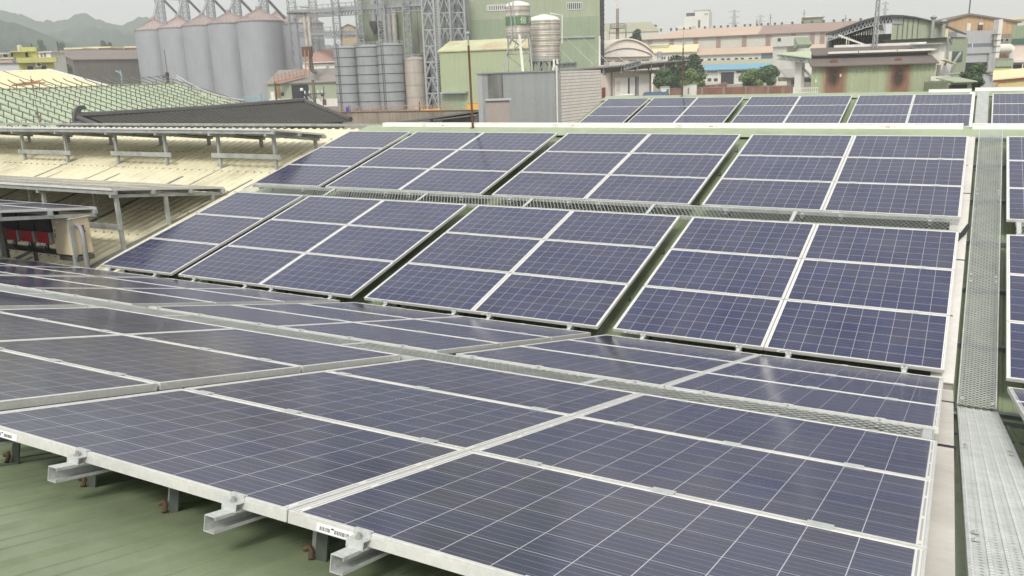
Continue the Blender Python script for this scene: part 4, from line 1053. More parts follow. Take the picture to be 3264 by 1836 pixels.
# braces
def bigtower(u0, u1, d, label, pipes, lad=True):
    c_ = (P(u0, 170, d)+P(u1, 170, d))/2; w_ = (u1-u0)/FPX*d; e = empty('lattice_tower', (c_.x, c_.y, ZG), YAW, label, 'lattice tower', 'big lattice towers')
    H = P((u0+u1)/2, -60, d).z-ZG; m = MB(); n = 8; X_, Y_ = Vector((1, 0, 0)), Vector((0, 1, 0))
    cs_ = [(-1, -1), (1, -1), (1, 1), (-1, 1)]; pt = lambda c, z: Vector((c[0]*w_/2, c[1]*w_/2, z))
    for c in cs_: m.bar(pt(c, 0), pt(c, H), .34)
    for k in range(n):
        z0, z1 = H*k/n, H*(k+1)/n
        for i in range(4):
            a, b = cs_[i], cs_[(i+1) % 4]; mid = (pt(a, z1)+pt(b, z1))/2
            m.bar(pt(a, z1), pt(b, z1), .24); m.bar(pt(a, z0), mid, .2); m.bar(pt(b, z0), mid, .2)
            m.bar(mid.lerp(pt(a, z0), .5), pt(a, z1), .13); m.bar(mid.lerp(pt(b, z0), .5), pt(b, z1), .13)
    m.build('lattice', M_latt, e)
    for x, y, r_ in pipes:
        m = MB(); m.tube([(x*w_, y*w_, 0), (x*w_, y*w_, H)], r_, 14)
        for k in range(14): m.lathe([(r_, H*k/14), (r_+.1, H*k/14), (r_+.1, H*k/14+.25), (r_, H*k/14+.25)], 14, (x*w_, y*w_, 0))
        m.build('pipe', M_bin, e)
    if lad:
        m = MB(); x = w_*.5+.35
        for s_ in (-.45, .45): m.bar((x+s_, -w_/2, 0), (x+s_, -w_/2, H), .16)
        for k in range(int(H/.55)): m.bar((x-.45, -w_/2, k*.55), (x+.45, -w_/2, k*.55), .12)
        m.build('ladder', M_latt, e)
bigtower(1355, 1390, 178, 'grey lattice tower with ladder standing on the yard beside the beige bin', [(.1, .3, .5)])
bigtower(1408, 1440, 190, 'grey lattice tower with round pipes, left one before the green mill', [(-.3, .2, .75), (.5, .4, .8)], False)
bigtower(1443, 1486, 192, 'grey lattice tower with round pipes, right one before the green mill', [(0, .2, .7), (.45, .5, .8)], False)
# twin exhaust pipes
e = empty('exhaust_pipe', Gp(980, 204, ZG), 0, 'twin steel exhaust pipes rising beside the dark silo', 'exhaust pipe'); b_ = Vector(e.location)
for (ua, ub) in ((967, 979), (981, 991)):
    m = MB(); pts = [P(ua, 36, 204)-b_, P((ua+ub)/2, 90, 204)-b_, P(ub, 145, 204)-b_]; m.tube(pts, .42, 10, .36); m.build('pipe', M_stl, e)
m = MB(); m.tube([P(988, 172, 204)-b_, P(991, 205, 204)-b_, P(996, 225, 204)-b_, P(1010, 233, 204)-b_], .5, 10); m.build('elbow', mat('rusty duct', C(120, 110, 104), .7, .3, .2, .5, streak=.2), e)
m = MB(); m.bar(P(964, 165, 204)-b_, P(994, 164, 204)-b_, 1.6, 2.2); m.build('fan_box', M_rust, e)
m = MB(); m.bar(P(918, 43, 204)-b_, P(985, 41, 204)-b_, 2.0, .25); m.bar(P(955, 22, 204)-b_, P(985, 25, 204)-b_, .15); m.build('platform', M_lattd, e)
for u in (972, 983):
    m = MB(); m.bar(P(u, 160, 203)-b_, P(u+3, 238, 203)-b_, .18); m.build('ladder_rail', M_orng, e)
# white building with red brown roof behind the bins
S = Site('white_mill_office', 966, 236, 1350, 226, 200, 'white building with red brown curved roof behind the grey bins', 'building')
S.wall(968, 199, 1348, 300, 0, 14, M_wht); zz = S.f(1100, 196)[1]; ww = S.w
m = MB(); m.prism([(-.6, zz-.3), (-.6, zz+.1), (2.5, zz+2.2), (6, zz+3.4), (9, zz+3.8), (12, zz+3.4), (16, zz+1.5), (16, zz-.3)], 'x', 1.5, ww); S.part('roof', m, M_pinkr)
S.block(966, 197, 1080, 200, -.9, .0, M_wht, 'eave'); S.window(1047, 220, 1076, 231, bars=2); S.window(1018, 222, 1032, 231)
S.block(968, 233, 1080, 239, -2.2, 0, M_wht, 'ledge'); S.block(1018, 211, 1040, 222, -1.4, 0, M_wht, 'bay')
S.block(1283, 214, 1296, 270, -.9, 0, M_wht, 'pier')
# green cabin with orange catwalk
S = Site('green_cabin', 853, 206, 1084, 204, 280, 'low green cabin with grey roof and a dark open doorway before the silos', 'cabin')
S.wall(855, 266, 1082, 335, 0, 9, M_grn); zz = S.f(960, 264)[1]; ww = S.w
m = MB(); m.prism([(-.5, zz-.1), (-.5, zz+.12), (9, zz+3.2), (9, zz+2.9)], 'x', -.3, ww+.2); S.part('roof', m, mat('grey brown roof sheet', C(156, 148, 140), .8, 0, .1, .3))
S.block(929, 270, 985, 318, -.05, .2, M_open, 'doorway'); S.block(926, 268, 930, 318, -.12, .1, M_grn, 'door_jamb'); S.block(985, 268, 989, 318, -.12, .1, M_grn, 'door_jamb')
S.block(863, 292, 876, 330, -.1, 0, M_wht, 'door'); S.window(895, 293, 907, 307); S.window(1021, 293, 1035, 308)
S.block(858, 315, 928, 334, -.2, 0, M_wht, 'plinth'); S.block(990, 315, 1078, 340, -.25, 0, M_wht, 'plinth'); S.block(1028, 316, 1040, 334, -.35, -.25, mat('dark red door', C(130, 50, 48), .6), 'door')
S.block(880, 266, 893, 314, -.06, 0, mat('rust streaked sheet', C(160, 130, 80), .8, 0, .2, .5, streak=.4), 'rusted_panel')
e = empty('orange_catwalk', P(876, 262, 203), 0, 'rusty orange catwalk with railing climbing over the green cabin roof', 'catwalk'); b_ = Vector(e.location); q_ = P(972, 240, 207)-b_
m = MB(); m.bar((0, 0, 0), q_, 1.0, .35); m.build('deck', M_orng, e); m = MB()
for k in range(9):
    p_ = q_*(k/8)
    m.bar(p_-FH*.4, p_-FH*.4+Vector((0, 0, 1.5)), .12)
for h in (.8, 1.5): m.bar(-FH*.4+Vector((0, 0, h)), q_-FH*.4+Vector((0, 0, h)), .1)
m.build('railing', M_orng, e); m = MB(); m.bar((0, 0, 0), (0, 0, -4.6), .3); m.build('post', M_rust, e)
# boxes at the doorway
for i, (u, v, w_) in enumerate(((942, 313, 9), (951, 315, 8))):
    e = empty('cardboard_box', (0, 0, 0), YAW, f'brown carton in the dark cabin doorway, {("left and taller","right and lower")[i]} one', 'box', 'cartons in the cabin doorway'); p_ = P(u, v, 204); e.location = p_; s_ = w_/FPX*204
    m = MB(); m.box(-s_/2, s_/2, 0, s_, -1.3, 0); m.build('carton', M_rust, e); m = MB(); m.box(-s_/2-.02, s_/2+.02, -.03, s_*.5, 0, .05); m.build('flap', M_rust, e)
# utility pole with cross arm and cut-outs
def upole(u, d, v0, label, rr, arm=True):
    b = Gp(u+6, d, ZG); t = P(u, v0, d); e = empty('utility_pole', b, YAW, label, 'utility pole', 'utility poles'); h = t.z-ZG
    m = MB(); m.tube([(0, 0, 0), (0, 0, h)], rr, 12, rr*.8); m.build('pole', mat('grey brown wooden pole', C(132, 120, 104), .9, 0, .2, 1, streak=.3), e)
    if arm:
        m = MB(); m.box(-1.5, 1.6, -.25, -.12, h-2.0, h-1.83); m.build('cross_arm', M_lattd, e)
        m = MB(); m.bar((-.5, -.18, h-1.9), (0, -.2, h-3.3), .07); m.bar((.5, -.18, h-1.9), (0, -.2, h-3.3), .07); m.bar((1.5, -.18, h-.9), (1.2, -.18, h-3.8), .09); m.bar((-.6, -.18, h-2), (-.2, -.18, h-3.6), .07); m.build('brace', M_dark, e)
        for x in (-1.2, -.6, .6, 1.2):
            m = MB(); m.lathe([(0, 0), (.09, 0), (.12, .12), (.07, .2), (.11, .3), (0, .42)], 10, (x, -.18, h-1.83)); m.build('insulator', M_wht, e)
        for x in (-1.35, -.8, .75):
            m = MB(); m.tube([(x, -.3, h-2.2), (x+.25, -.35, h-2.95)], .09, 8); m.build('cut_out', M_gryw, e)
    return e
e = upole(1005, 120, 254, 'thick utility pole with cross arm and cut-outs before the green cabin', .26)
m = MB(); h = P(1005, 254, 120).z-ZG
m.tube([(-1.5, -.2, h-2.0), (-1.2, -.1, h-3.3), (-.7, 0, h-5.2)], .22, 8); m.tube([(-1.7, -.2, h-1.3), (-1.4, -.25, h-1.9), (-.9, -.1, h-4.8)], .14, 8); m.build('cable_bundle', M_black, e)
m = MB(); m.lathe([(0, 0), (.22, .05), (.25, .3), (.1, .45), (0, .45)], 10, (-1.6, -.3, h-1.5)); m.build('cable_cap', M_wht, e)
e = upole(559, 94, 158, 'thin pole with a fine mast above the silos and railed green roof', .05, False); h = P(559, 158, 94).z-ZG
m = MB(); hh = P(556, 230, 94).z-ZG; m.bar((0, -.1, 0), (0, -.1, hh), .26, .3); m.box(-.5, .1, -.2, 0, hh-.55, hh-.4); m.build('pole_head', M_dark, e)
def wire(pts, r, label, mt=None, sag=.0):
    p0 = pts[0]; q = pts[-1]; n = 12; m = MB(); m.tube([p0.lerp(q, k/n)-p0-Vector((0, 0, sag*math.sin(math.pi*k/n))) for k in range(n+1)], r, 5)
    o = m.build('overhead_wire', mt or M_wht); o.location = p0; return tag(o, label, 'wire', 'overhead wires')
M_cabw = mat('weathered white cable', C(205, 205, 200), .6)
wire([P(562, 240, 94), P(776, 319, 78)], .05, 'upper white cable sagging from the thin pole to the right', M_cabw, .5)
wire([P(562, 247, 94), P(748, 326, 76)], .05, 'lower white cable sagging from the thin pole to the right', M_cabw, .6)
wire([P(540, 236, 94), P(420, 246, 115)], .03, 'thin dark wire from the thin pole towards the left', M_lattd, .2)
wire([P(10, 226, 95), P(170, 272, 90)], .035, 'dark cable crossing before the cream roofed shed', M_lattd, .2)
e = empty('blue_pipe_frame', P(790, 320, 80), YAW, 'light blue pipe frame lying beyond the tile roof ridge', 'pipe frame')
m = MB()
for k in range(4): m.bar((-.6, k*.3, .1+.10*k), (1.7, k*.3, -.3+.10*k), .05)
for x in (-.3, .5, 1.4): m.bar((x, 0, -.1), (x, .9, .3), .05)
m.tube([(1.2, 0, -.4), (1.2, 0, .5)], .11, 8); m.lathe([(0, 0), (.16, .06), (0, .16)], 8, (1.2, 0, .5)); m.build('pipes', M_lb, e)

# ---------------------------------------------------------------- green mill building
S = Site('green_mill', 1498, 198, 1912, 198, 60, 'tall light green mill building with barred windows behind the water tanks', 'building')
x1 = S.f(1912, 60)[0]; zl = S.f(1700, 58)[1]; zb = S.f(1780, 119)[1]
m = MB(); m.box(0, x1, 0, 26, zl, 60); S.part('upper_wall', m, M_grn)
m = MB(); m.box(-.02, x1+.02, -.12, 26, 0, zl-.02); S.part('wall', m, M_grn2)
m = MB(); m.box(x1*.1, x1-1.2, -.5, -.12, zb-.25, zb); m.box(x1*.1, x1-1.2, -.35, -.12, zb, zb+.05); S.part('ledge', m, M_latt)
m = MB(); m.box(x1-.3, x1+.1, -.2, -.12, 0, zb); S.part('corner_trim', m, M_wht)
S.window(1551, 14, 1634, 35, 0, bars=11); S.window(1806, 7, 1856, 31, 0, bars=7)
# left, stained face
a = P(1142, 100, 222); b = P(1498, 100, 200)
S2 = Site('mill_annex', 1142, 224, 1500, 202, 100, 'stained green annex of the mill behind the lattice towers', 'building')
S2.wall(1142, -60, 1500, 190, 0, 20, M_grns)
S2.block(1190, 64, 1240, 78, -1.5, 0, M_latt, 'platform')
for u in (1204, 1226):
    x, z = S2.f(u, 80); m = MB(); m.lathe([(.3, -2.2), (1.2, 0), (1.2, .9), (0, 1)], 14, (x, -1.2, z)); S2.part('hopper', m, M_lattd)
    m = MB(); m.tube([(x, -1.2, z+.9), (x, -1.2, z+9)], .7, 12); S2.part('duct', m, M_latt)
for u, mt in ((1244, M_stl), (1257, M_latt), (1272, M_stl)):
    x, z0 = S2.f(u+3, 138); z1 = S2.f(u, 20)[1]; m = MB(); m.tube([(x, -1.6, z0), (x, -1.6, z1)], .62, 14)
    for k in range(4): m.lathe([(.62, 0), (.72, 0), (.72, .3), (.62, .3)], 14, (x, -1.6, z0+(z1-z0)*k/4))
    S2.part('flue_pipe', m, mt)
for u in (1300, 1325, 1352):
    x, z0 = S2.f(u, 158); m = MB(); m.box(x-1.2, x+1.2, -.25, 0, 0, 40); S2.part('stained_strip', m, M_grns)
# yellow gable between bridges
S = Site('yellow_gable_hut', 1088, 260, 1134, 260, 95, 'small yellow gabled hut seen between the two bridges', 'hut')
x0, x1, z0, z1 = S.rect(1088, 91, 1134, 112); m = MB(); m.prism([(x0, 0), (x1, 0), (x1, z1), ((x0+x1)/2, z1+1.1), (x0, z1)], 'y', 0, 8); S.part('wall', m, mat('pale yellow wall', C(205, 184, 138), .7)); m = MB(); m.prism([(x0-.4, z1-.1), ((x0+x1)/2, z1+1.1), (x1+.4, z1-.1), (x1+.4, z1+.1), ((x0+x1)/2, z1+1.35), (x0-.4, z1+.1)], 'y', -.3, 8.2); S.part('roof', m, M_conc)
# dark open barrel hall behind the lattice tower
S = Site('open_barrel_hall', 1328, 196, 1402, 196, 200, 'dark open hall with brown barrel roof behind the lattice tower', 'hall')
x0, x1, z0, z1 = S.rect(1328, 196, 1402, 345); n = 10; arc = [(x0+(x1-x0)*k/n, z1+2.4*math.sin(math.pi*k/n)) for k in range(n+1)]
m = MB(); m.prism([(x, z-.35) for x, z in arc]+[(x, z) for x, z in reversed(arc)], 'y', -.5, 18); S.part('roof', m, M_brnr)
m = MB(); m.box(x0+.3, x1-.3, 6, 6.2, 0, z1); S.part('rear_wall', m, M_open); m = MB(); m.box(x0, x0+.4, 0, 18, 0, z1); m.box(x1-.4, x1, 0, 18, 0, z1); S.part('side_wall', m, M_lattd)
m = MB(); lattice(m, Vector((x0, .3, z1+.2)), Vector((x1, .3, z1+.2)), 1.0, 10, .1, ax=Vector((0, 0, 1)), ay=Vector((0, .4, 0))); S.part('truss', m, M_latt)
# green shed in front of the mill
S = Site('green_shed', 1402, 157, 1700, 150, 200, 'light green corrugated shed with pale gable roof before the mill', 'shed')
M_grl = mat('light green shed sheet', C(176, 190, 146), .6, 0, .05, .3, streak=.08, rib=.45, ribbump=.035)
x1 = S.f(1700, 240)[0]; zt = S.f(1450, 162)[1]
m = MB(); m.prism([(0, 0), (x1, 0), (x1, zt), (0, zt)], 'y', 0, 10); S.part('wall', m, M_grl)
m = MB(); m.prism([(-.25, zt-.15), (-.25, zt+.05), (5, zt+1.9), (10, zt+.1), (10, zt-.1)], 'x', -.3, x1); S.part('roof', m, mat('pale straw roof', C(204, 206, 160), .7, 0, .12, .3, stain=C(196, 150, 120), stain_amt=.6, stain_scale=.2))
S.block(1402, 292, 1483, 298, -1.3, 0, M_latt, 'awning'); S.block(1405, 298, 1480, 352, -.08, 0, M_grn2, 'lower_wall')
# yard wall with hoop rails
S = Site('yard_wall', 1040, 126, 1560, 118, 360, 'weathered concrete yard wall with rusty hoop rails along its top', 'wall')
S.wall(1040, 357, 1560, 420, 0, .5, M_conc); zt = S.f(1300, 357)[1]
m = MB(); m.box(0, S.w, -.06, .55, zt, zt+.14); S.part('coping', m, M_rust)
for k in range(12):
    x = 1.0+k*1.62; m = MB(); m.tube([(x, .2, zt), (x, .2, zt+.75), (x+.12, .2, zt+.86), (x+1.05, .2, zt+.86), (x+1.17, .2, zt+.75), (x+1.17, .2, zt)], .055, 6); S.part('hoop_rail', m, M_orng)
e = empty('blue_drum', P(1110, 352, 126), 0, 'small blue drum behind the hoop rails of the yard wall', 'drum')
m = MB(); m.lathe([(0, -.6), (.34, -.6), (.36, -.3), (.34, 0), (.36, .3), (.34, .6), (0, .6)], 14); m.build('body', mat('blue plastic', C(60, 90, 200), .5), e); m = MB(); m.lathe([(.08, .6), (.08, .7), (0, .7)], 8, (.15, 0, 0)); m.build('cap', M_black, e)
e = empty('yellow_gantry_beam', P(1376, 352, 126), YAW, 'yellow gantry beam lying along the yard wall by the lattice tower', 'beam')
m = MB(); m.box(-1.7, 1.7, 0, .5, -.35, .0); m.box(-1.6, 1.2, 0, .4, 0, .22); m.build('beam', M_yelo, e); m = MB(); m.box(-1.85, -1.72, 0, .3, -.4, 1.3); m.build('end_post', mat('red brown post', C(150, 60, 50), .7), e)
e = empty('yellow_container', P(1510, 342, 126), YAW, 'bright orange yellow box container behind the rusty rod', 'container')
m = MB(); m.box(-1.05, 1.05, 0, 1.6, -2.5, .6); m.build('body', M_yelo, e, bevel=.03); m = MB()
for x in (-1.08, 1.0): m.box(x, x+.08, -.03, 1.62, -2.5, .62)
m.box(-1.0, 1.0, -.03, 0, .54, .62); m.build('corner_post', M_orng, e)
# grey canopy roof and grey walled building with the tanks
M_canopy = mat('dark grey canopy roof', C(118, 122, 128), .6, 0, .08, .3)
a = [P(1262, 391, 40), P(1560, 349, 52), P(1545, 405, 38), P(1540, 400, 30)]
S = Site('grey_canopy', 1270, 46, 1540, 43, 385, 'low dark grey canopy roof rising to the right before the grey wall', 'canopy')
x0, z0 = S.f(1270, 391); x1, z1 = S.f(1545, 354)
m = MB(); m.prism([(x0, z0-.05), (x1, z1), (x1, z1+.08), (x0, z0+.06)], 'y', 0, 4.5); S.part('roof', m, M_canopy)
m = MB(); m.prism([(x0+1.3, z0-1.6), (x1-.9, z0-1.6), (x1-.9, z1-.25), (x0+1.3, z0+.02)], 'y', .6, 4); S.part('wall', m, M_gryw)
m = MB(); m.prism([(x0+2.6, z0-1.6), (x1-1.1, z0-1.6), (x1-1.1, z1-.3), (x0+2.6, z0+.10)], 'y', .5, .58); S.part('opening', m, M_lattd)
for x in (x1-.55, x0+2.1): m = MB(); m.box(x, x+.10, .1, .2, 0, z0+(z1-z0)*(x-x0)/(x1-x0)); S.part('post', m, M_lattd)
S = Site('grey_walled_building', 1535, 40.5, 1782, 44.5, 240, 'grey walled flat building carrying the two water tanks', 'building')
zt = S.f(1650, 232)[1]; x1 = S.w
m = MB(); m.box(0, x1, 0, .3, 0, zt); S.part('wall', m, M_gryw); kx, ky = FH.dot(S.ax)*9, FH.dot(S.ay)*9
m = MB(); m.prism([(.05, .3), (x1-.05, .3), (x1-.05+kx, .3+ky), (kx, .3+ky)], 'z', 0, zt-.12); S.part('roof_block', m, M_gryw)
m = MB(); m.box(-.05, x1+.03, -.05, .38, zt, zt+.06); S.part('coping', m, M_latt)
x0, xx, z0, z1 = S.rect(1555, 234, 1603, 318); m = MB(); m.box(x0, xx, -.02, 0, z0, zt-.02); S.part('stained_panel', m, mat('grey wall with black run marks', C(160, 160, 158), .8, 0, .1, .5, streak=.75, stain=C(70, 70, 70), stain_amt=.8, stain_scale=1.2))
x0, xx, z0, z1 = S.rect(1768, 228, 1776, 380); m = MB(); m.tube([((x0+xx)/2, -.08, z0-1), ((x0+xx)/2, -.08, zt+.3)], .05, 8); S.part('drain_pipe', m, M_wht)
S3 = Site('beige_hut', 1548, 38, 1632, 38, 330, 'small beige grey hut with a flat lid before the grey wall', 'hut')
S3.wall(1549, 320, 1625, 420, 0, 1.2, mat('beige grey wall', C(172, 160, 154), .8, 0, .08)); S3.block(1546, 317, 1630, 321, -.08, 1.25, M_gryw, 'roof')
# tiled wall
S4 = Site('tiled_wall_building', 1784, 44.6, 1915, 48.5, 230, 'building with white brick-tiled wall right of the grey wall', 'building')
zt = S4.f(1850, 225)[1]; x1 = S4.w
M_tl = bpy.data.materials.new('white wall tiles with dark joints'); M_tl.use_nodes = True; t_ = M_tl.node_tree; bk_ = t_.nodes.new('ShaderNodeTexBrick')
tc_ = t_.nodes.new('ShaderNodeTexCoord'); mp_ = t_.nodes.new('ShaderNodeMapping'); mp_.inputs['Rotation'].default_value = (rad(90), 0, 0); t_.links.new(tc_.outputs['Object'], mp_.inputs[0]); t_.links.new(mp_.outputs[0], bk_.inputs[0])
bk_.offset = .0; bk_.inputs['Scale'].default_value = 1.0; bk_.inputs['Brick Width'].default_value = .125; bk_.inputs['Row Height'].default_value = .165; bk_.inputs['Mortar Size'].default_value = .014; bk_.inputs['Mortar Smooth'].default_value = .2
bk_.inputs['Color1'].default_value = C(246, 238, 230, .95); bk_.inputs['Color2'].default_value = C(236, 226, 218, .95); bk_.inputs['Mortar'].default_value = C(140, 130, 122)
t_.links.new(bk_.outputs['Color'], t_.nodes['Principled BSDF'].inputs['Base Color']); t_.nodes['Principled BSDF'].inputs['Roughness'].default_value = .5
m = MB(); m.box(0, x1, 0, .2, 0, zt); S4.part('wall', m, M_tl); m = MB(); m.box(x1-.2, x1, .2, 6, 0, zt); S4.part('side_wall', m, M_gryw); m = MB(); m.box(-.12, 0, -.05, .3, 0, zt+.02); S4.part('side_wall', m, M_gryw)

# ---------------------------------------------------------------- water tanks
def tank(u, ve, vb, wpx, d, vd, label, stand, ribs, green=False):
    c_ = P(u, (ve+vb)/2, d); r = wpx/FPX*d/2; zb = P(u, vb, d).z; zt = P(u, ve, d).z; h = zt-zb; zs = 2.55
    e = empty('water_tank', (c_.x, c_.y, zs), YAW, label, 'water tank', 'steel water tanks'); z = zb-zs
    pr = [(0, z), (r, z)]
    for k in range(ribs):
        za = z+h*(k+.5)/ribs; pr += [(r, za-.05), (r+.014, za-.03), (r+.014, za), (r, za+.02), (r, za+.05), (r+.014, za+.07), (r, za+.1)]
    pr += [(r, z+h)]; m = MB(); m.lathe(pr, 40); m.build('shell', M_stl, e)
    hd = P(u, vd, d).z-zt
    m = MB(); m.lathe([(r+.02, z+h-.03), (r+.02, z+h+.02), (r*.85, z+h+hd*.55), (r*.5, z+h+hd*.82), (r*.3, z+h+hd*.86), (r*.3, z+h+hd), (0, z+h+hd*1.02)], 36); m.build('lid', M_wht, e)
    m = MB()
    if stand == 'legs':
        for sx, sy in ((-1, -1), (1, -1), (1, 1), (-1, 1)):
            m.bar((sx*r*1.05, sy*r*1.05, 0), (sx*r*.82, sy*r*.82, z), .08)
            for k in range(2):
                z0_, z1_ = z*k/2, z*(k+1)/2; m.bar((sx*r*1.0, sy*r*.95, z0_), (-sx*r*.9, sy*r*.9, z1_), .04); m.bar((sx*r*.95, sy*r, z0_), (sx*r*.9, -sy*r*.9, z1_), .04)
        for zz in (.15, z*.55):
            for sx in (-1, 1): m.bar((sx*r, -r, zz), (sx*r, r, zz), .05); m.bar((-r, sx*r, zz), (r, sx*r, zz), .05)
    else:
        for k in range(8):
            t = 2*math.pi*(k+.3)/8; m.bar((math.cos(t)*r*.92, math.sin(t)*r*.92, 0), (math.cos(t)*r*.92, math.sin(t)*r*.92, z-.1), .11); m.bar((math.cos(t)*r*.9, math.sin(t)*r*.9, .1), (math.cos(t+.5)*r*.9, math.sin(t+.5)*r*.9, z-.1), .05)
    m.lathe([(0, z-.14), (r*1.03, z-.14), (r*1.03, z), (0, z)], 36); m.build('stand', M_galv2, e)
    return e, r, z, h
e, r, z, h = tank(1652, 20, 113, 74, 44.5, 3, 'narrow steel water tank with green lettered band on tall legs', 'legs', 4)
m = MB(); m.lathe([(r+.035, z+h*.36), (r+.035, z+h*.64)], 40); m.build('green_band', mat('green painted band', C(104, 146, 104), .5, .1, .15, 2, streak=.1), e)
# lettering on the band, bent round the tank
def band_text(ch, a_deg, size, col):
    fc = bpy.data.curves.new('glyph', 'FONT'); fc.body = ch; fc.size = size; fc.align_x = 'CENTER'; fc.resolution_u = 3
    fo = bpy.data.objects.new('glyph', fc); COL.objects.link(fo); bpy.context.view_layer.update()
    me = bpy.data.meshes.new_from_object(fo.evaluated_get(bpy.context.evaluated_depsgraph_get())); bpy.data.objects.remove(fo)
    import bmesh
    bm = bmesh.new(); bm.from_mesh(me)
    bmesh.ops.triangulate(bm, faces=bm.faces)
    for v_ in bm.verts:
        t = rad(a_deg-90)+v_.co.x/(r+.042); hgt = v_.co.y
        v_.co = Vector(((r+.042)*math.cos(t), (r+.042)*math.sin(t), z+h*.405+hgt))
    bm.to_mesh(me); bm.free(); me.materials.append(col)
    o = bpy.data.objects.new('lettering', me); COL.objects.link(o); o.parent = e
M_let = mat('white lettering', C(240, 238, 225), .6)
band_text('\u5104', 22, .36, M_let)
band_text('\u8f1d', 66, .36, M_let)
m = MB(); pl = [(-.72*r, -.80*r, z+h+.26), (-.70*r, -.86*r, z+h), (-.60*r, -.98*r, z+h*.5), (-.55*r, -1.0*r, z-.2), (-.75*r, -1.0*r, z-.45)]; m.tube(pl, .03, 7); m.tube([(-.35*r, -.8*r, z+h+.3), (-.45*r, -1.08*r, z+h), (-.28*r, -1.08*r, z+h*.4), (-.22*r, -1.08*r, z-.35), (-.4*r, -1.05*r, z-.6)], .03, 7); m.build('hose', M_gryw, e)
m = MB(); m.bar((.28*r, -1.1*r, -.1), (.05*r, -1.0*r, z), .13); m.build('white_pipe', M_wht, e)
m = MB(); m.bar((-1.6*r, -1.1*r, 0), (-.6*r, -1.05*r, z*.95), .06); m.build('stay', M_galv2, e)
e, r, z, h = tank(1736, 66, 187, 96, 46.5, 46, 'wide steel water tank with white lid on a low ring of legs', 'ring', 7)
m = MB(); m.tube([(r*.35, -.5*r, z+h+.34), (r*1.12, -.4*r, z+h+.22), (r*1.08, -.4*r, z+h*.38)], .035, 7); m.build('overflow_pipe', M_wht, e)
m = MB(); m.tube([(r*.5, -.9*r, z-.05), (r*.52, -1.0*r, z-.4), (r*.35, -.95*r, 0)], .06, 8); m.tube([(r*.7, -.7*r, z-.05), (r*.75, -.7*r, z-.3)], .07, 8); m.build('outlet_pipe', M_wht, e)

# ---------------------------------------------------------------- right: loading dock, canopy, barrel hall
S = Site('loading_dock', 1908, 192, 2098, 196, 260, 'pale loading dock building with dark door slots under the long canopy', 'building')
M_dock = mat('dusty pale plaster', C(224, 210, 198), .8, 0, .06, .3, streak=.15)
S.wall(1908, 205, 2074, 330, 0, 16, M_dock); x0, x1, z0, z1 = S.rect(1925, 214, 2096, 247)
m = MB(); m.box(x0, x1, -3, -.05, z0+1.5, z1+1.2); S.part('lintel', m, M_dock)
S.block(1960, 247, 2002, 312, -.3, 0, M_wht, 'sliding_door'); S.block(2007, 246, 2025, 312, -.3, 0, M_wht, 'sliding_door'); S.block(2037, 236, 2070, 312, -.4, 0, M_wht, 'sliding_door')
S.block(2002, 248, 2007, 305, -.35, -.3, M_open, 'door_slot'); S.block(2025, 245, 2028, 305, -.35, -.3, M_open, 'door_slot'); S.block(2028, 245, 2037, 302, -.3, -.05, mat('grey door leaf', C(150, 152, 160), .6), 'sliding_door')
S.block(1919, 279, 1930, 312, -.2, 0, mat('dark red steel door', C(126, 46, 50), .6), 'door'); S.block(1965, 258, 1976, 292, -.34, -.3, M_dock, 'door_panel')
x, zz = S.f(1948, 260); m = MB(); m.tube([(x, -.3, 0), (x, -.3, S.f(1948, 225)[1])], .2, 8); S.part('drain_pipe', m, M_brnr); x = S.f(2071, 250)[0]; m = MB(); m.tube([(x, -.3, 0), (x, -.3, S.f(2071, 222)[1])], .25, 8); S.part('drain_pipe', m, M_brnr)
x0, x1, z0, z1 = S.rect(2070, 214, 2097, 300); m = MB(); m.prism([(x0, z1), (x1, z1), (x1, z1-1.2), (x0+.5, z0+4.5), (x0+.5, 0), (x0, 0)], 'y', 0, 3); S.part('buttress', m, M_dock)
S.block(2090, 228, 2093, 272, -.2, 0, M_lb, 'pipe')
# canopy
cp = empty('long_canopy', P(1990, 206, 70), 0, 'long dark canopy with bracket truss reaching right from the tiled wall', 'canopy'); bc = Vector(cp.location)
pts = [P(1782, 226, 52), P(2198, 191, 84)]
pa, pb_ = pts; dn = RH*1.2+FH*9
dn = dn-Vector((0, 0, .33)); m = MB(); m.slab([pa, pb_, pb_+dn, pa+dn], .12); rel(cp, m.build('roof', M_lattd))
m = MB(); m.bar(pa, pb_, .14, .10); rel(cp, m.build('front_beam', M_galv2))
for k in range(8):
    q_ = pa.lerp(pb_, .12+k*.12); m = MB(); m.bar(q_+Vector((0, 0, .1)), q_+Vector((0, 0, -.55)), .09); m.bar(q_-Vector((0, 0, .2)), q_+dn*.9-Vector((0, 0, .2)), .10, .2); rel(cp, m.build('bracket', M_galv2))
for (ua, va, ub, vb) in ((1778, 210, 1836, 206), (1990, 214, 2040, 200)):
    m = MB(); a, b = P(ua, va, 54), P(ub, vb, 57); lattice(m, a, b, .28, 8, .045, ax=Vector((0, 0, 1)), ay=FH); rel(cp, m.build('bracket_truss', M_galv2))
for (ua, va, ub, vb) in ((1783, 155, 1836, 208), (1803, 120, 1890, 205), (1856, 120, 1938, 200), (1910, 122, 1988, 195)):
    wire([P(ua, va, 150 if ua < 1900 else 180), P(ub, vb, 58 if ua < 1850 else 64)], .022, {1783: 'stay cable from the wide water tank side down to the canopy', 1803: 'stay cable from the left of the mill ledge to the canopy', 1856: 'stay cable from the right of the mill ledge to the canopy', 1910: 'stay cable from the mill corner to the canopy'}[ua], M_cabw)
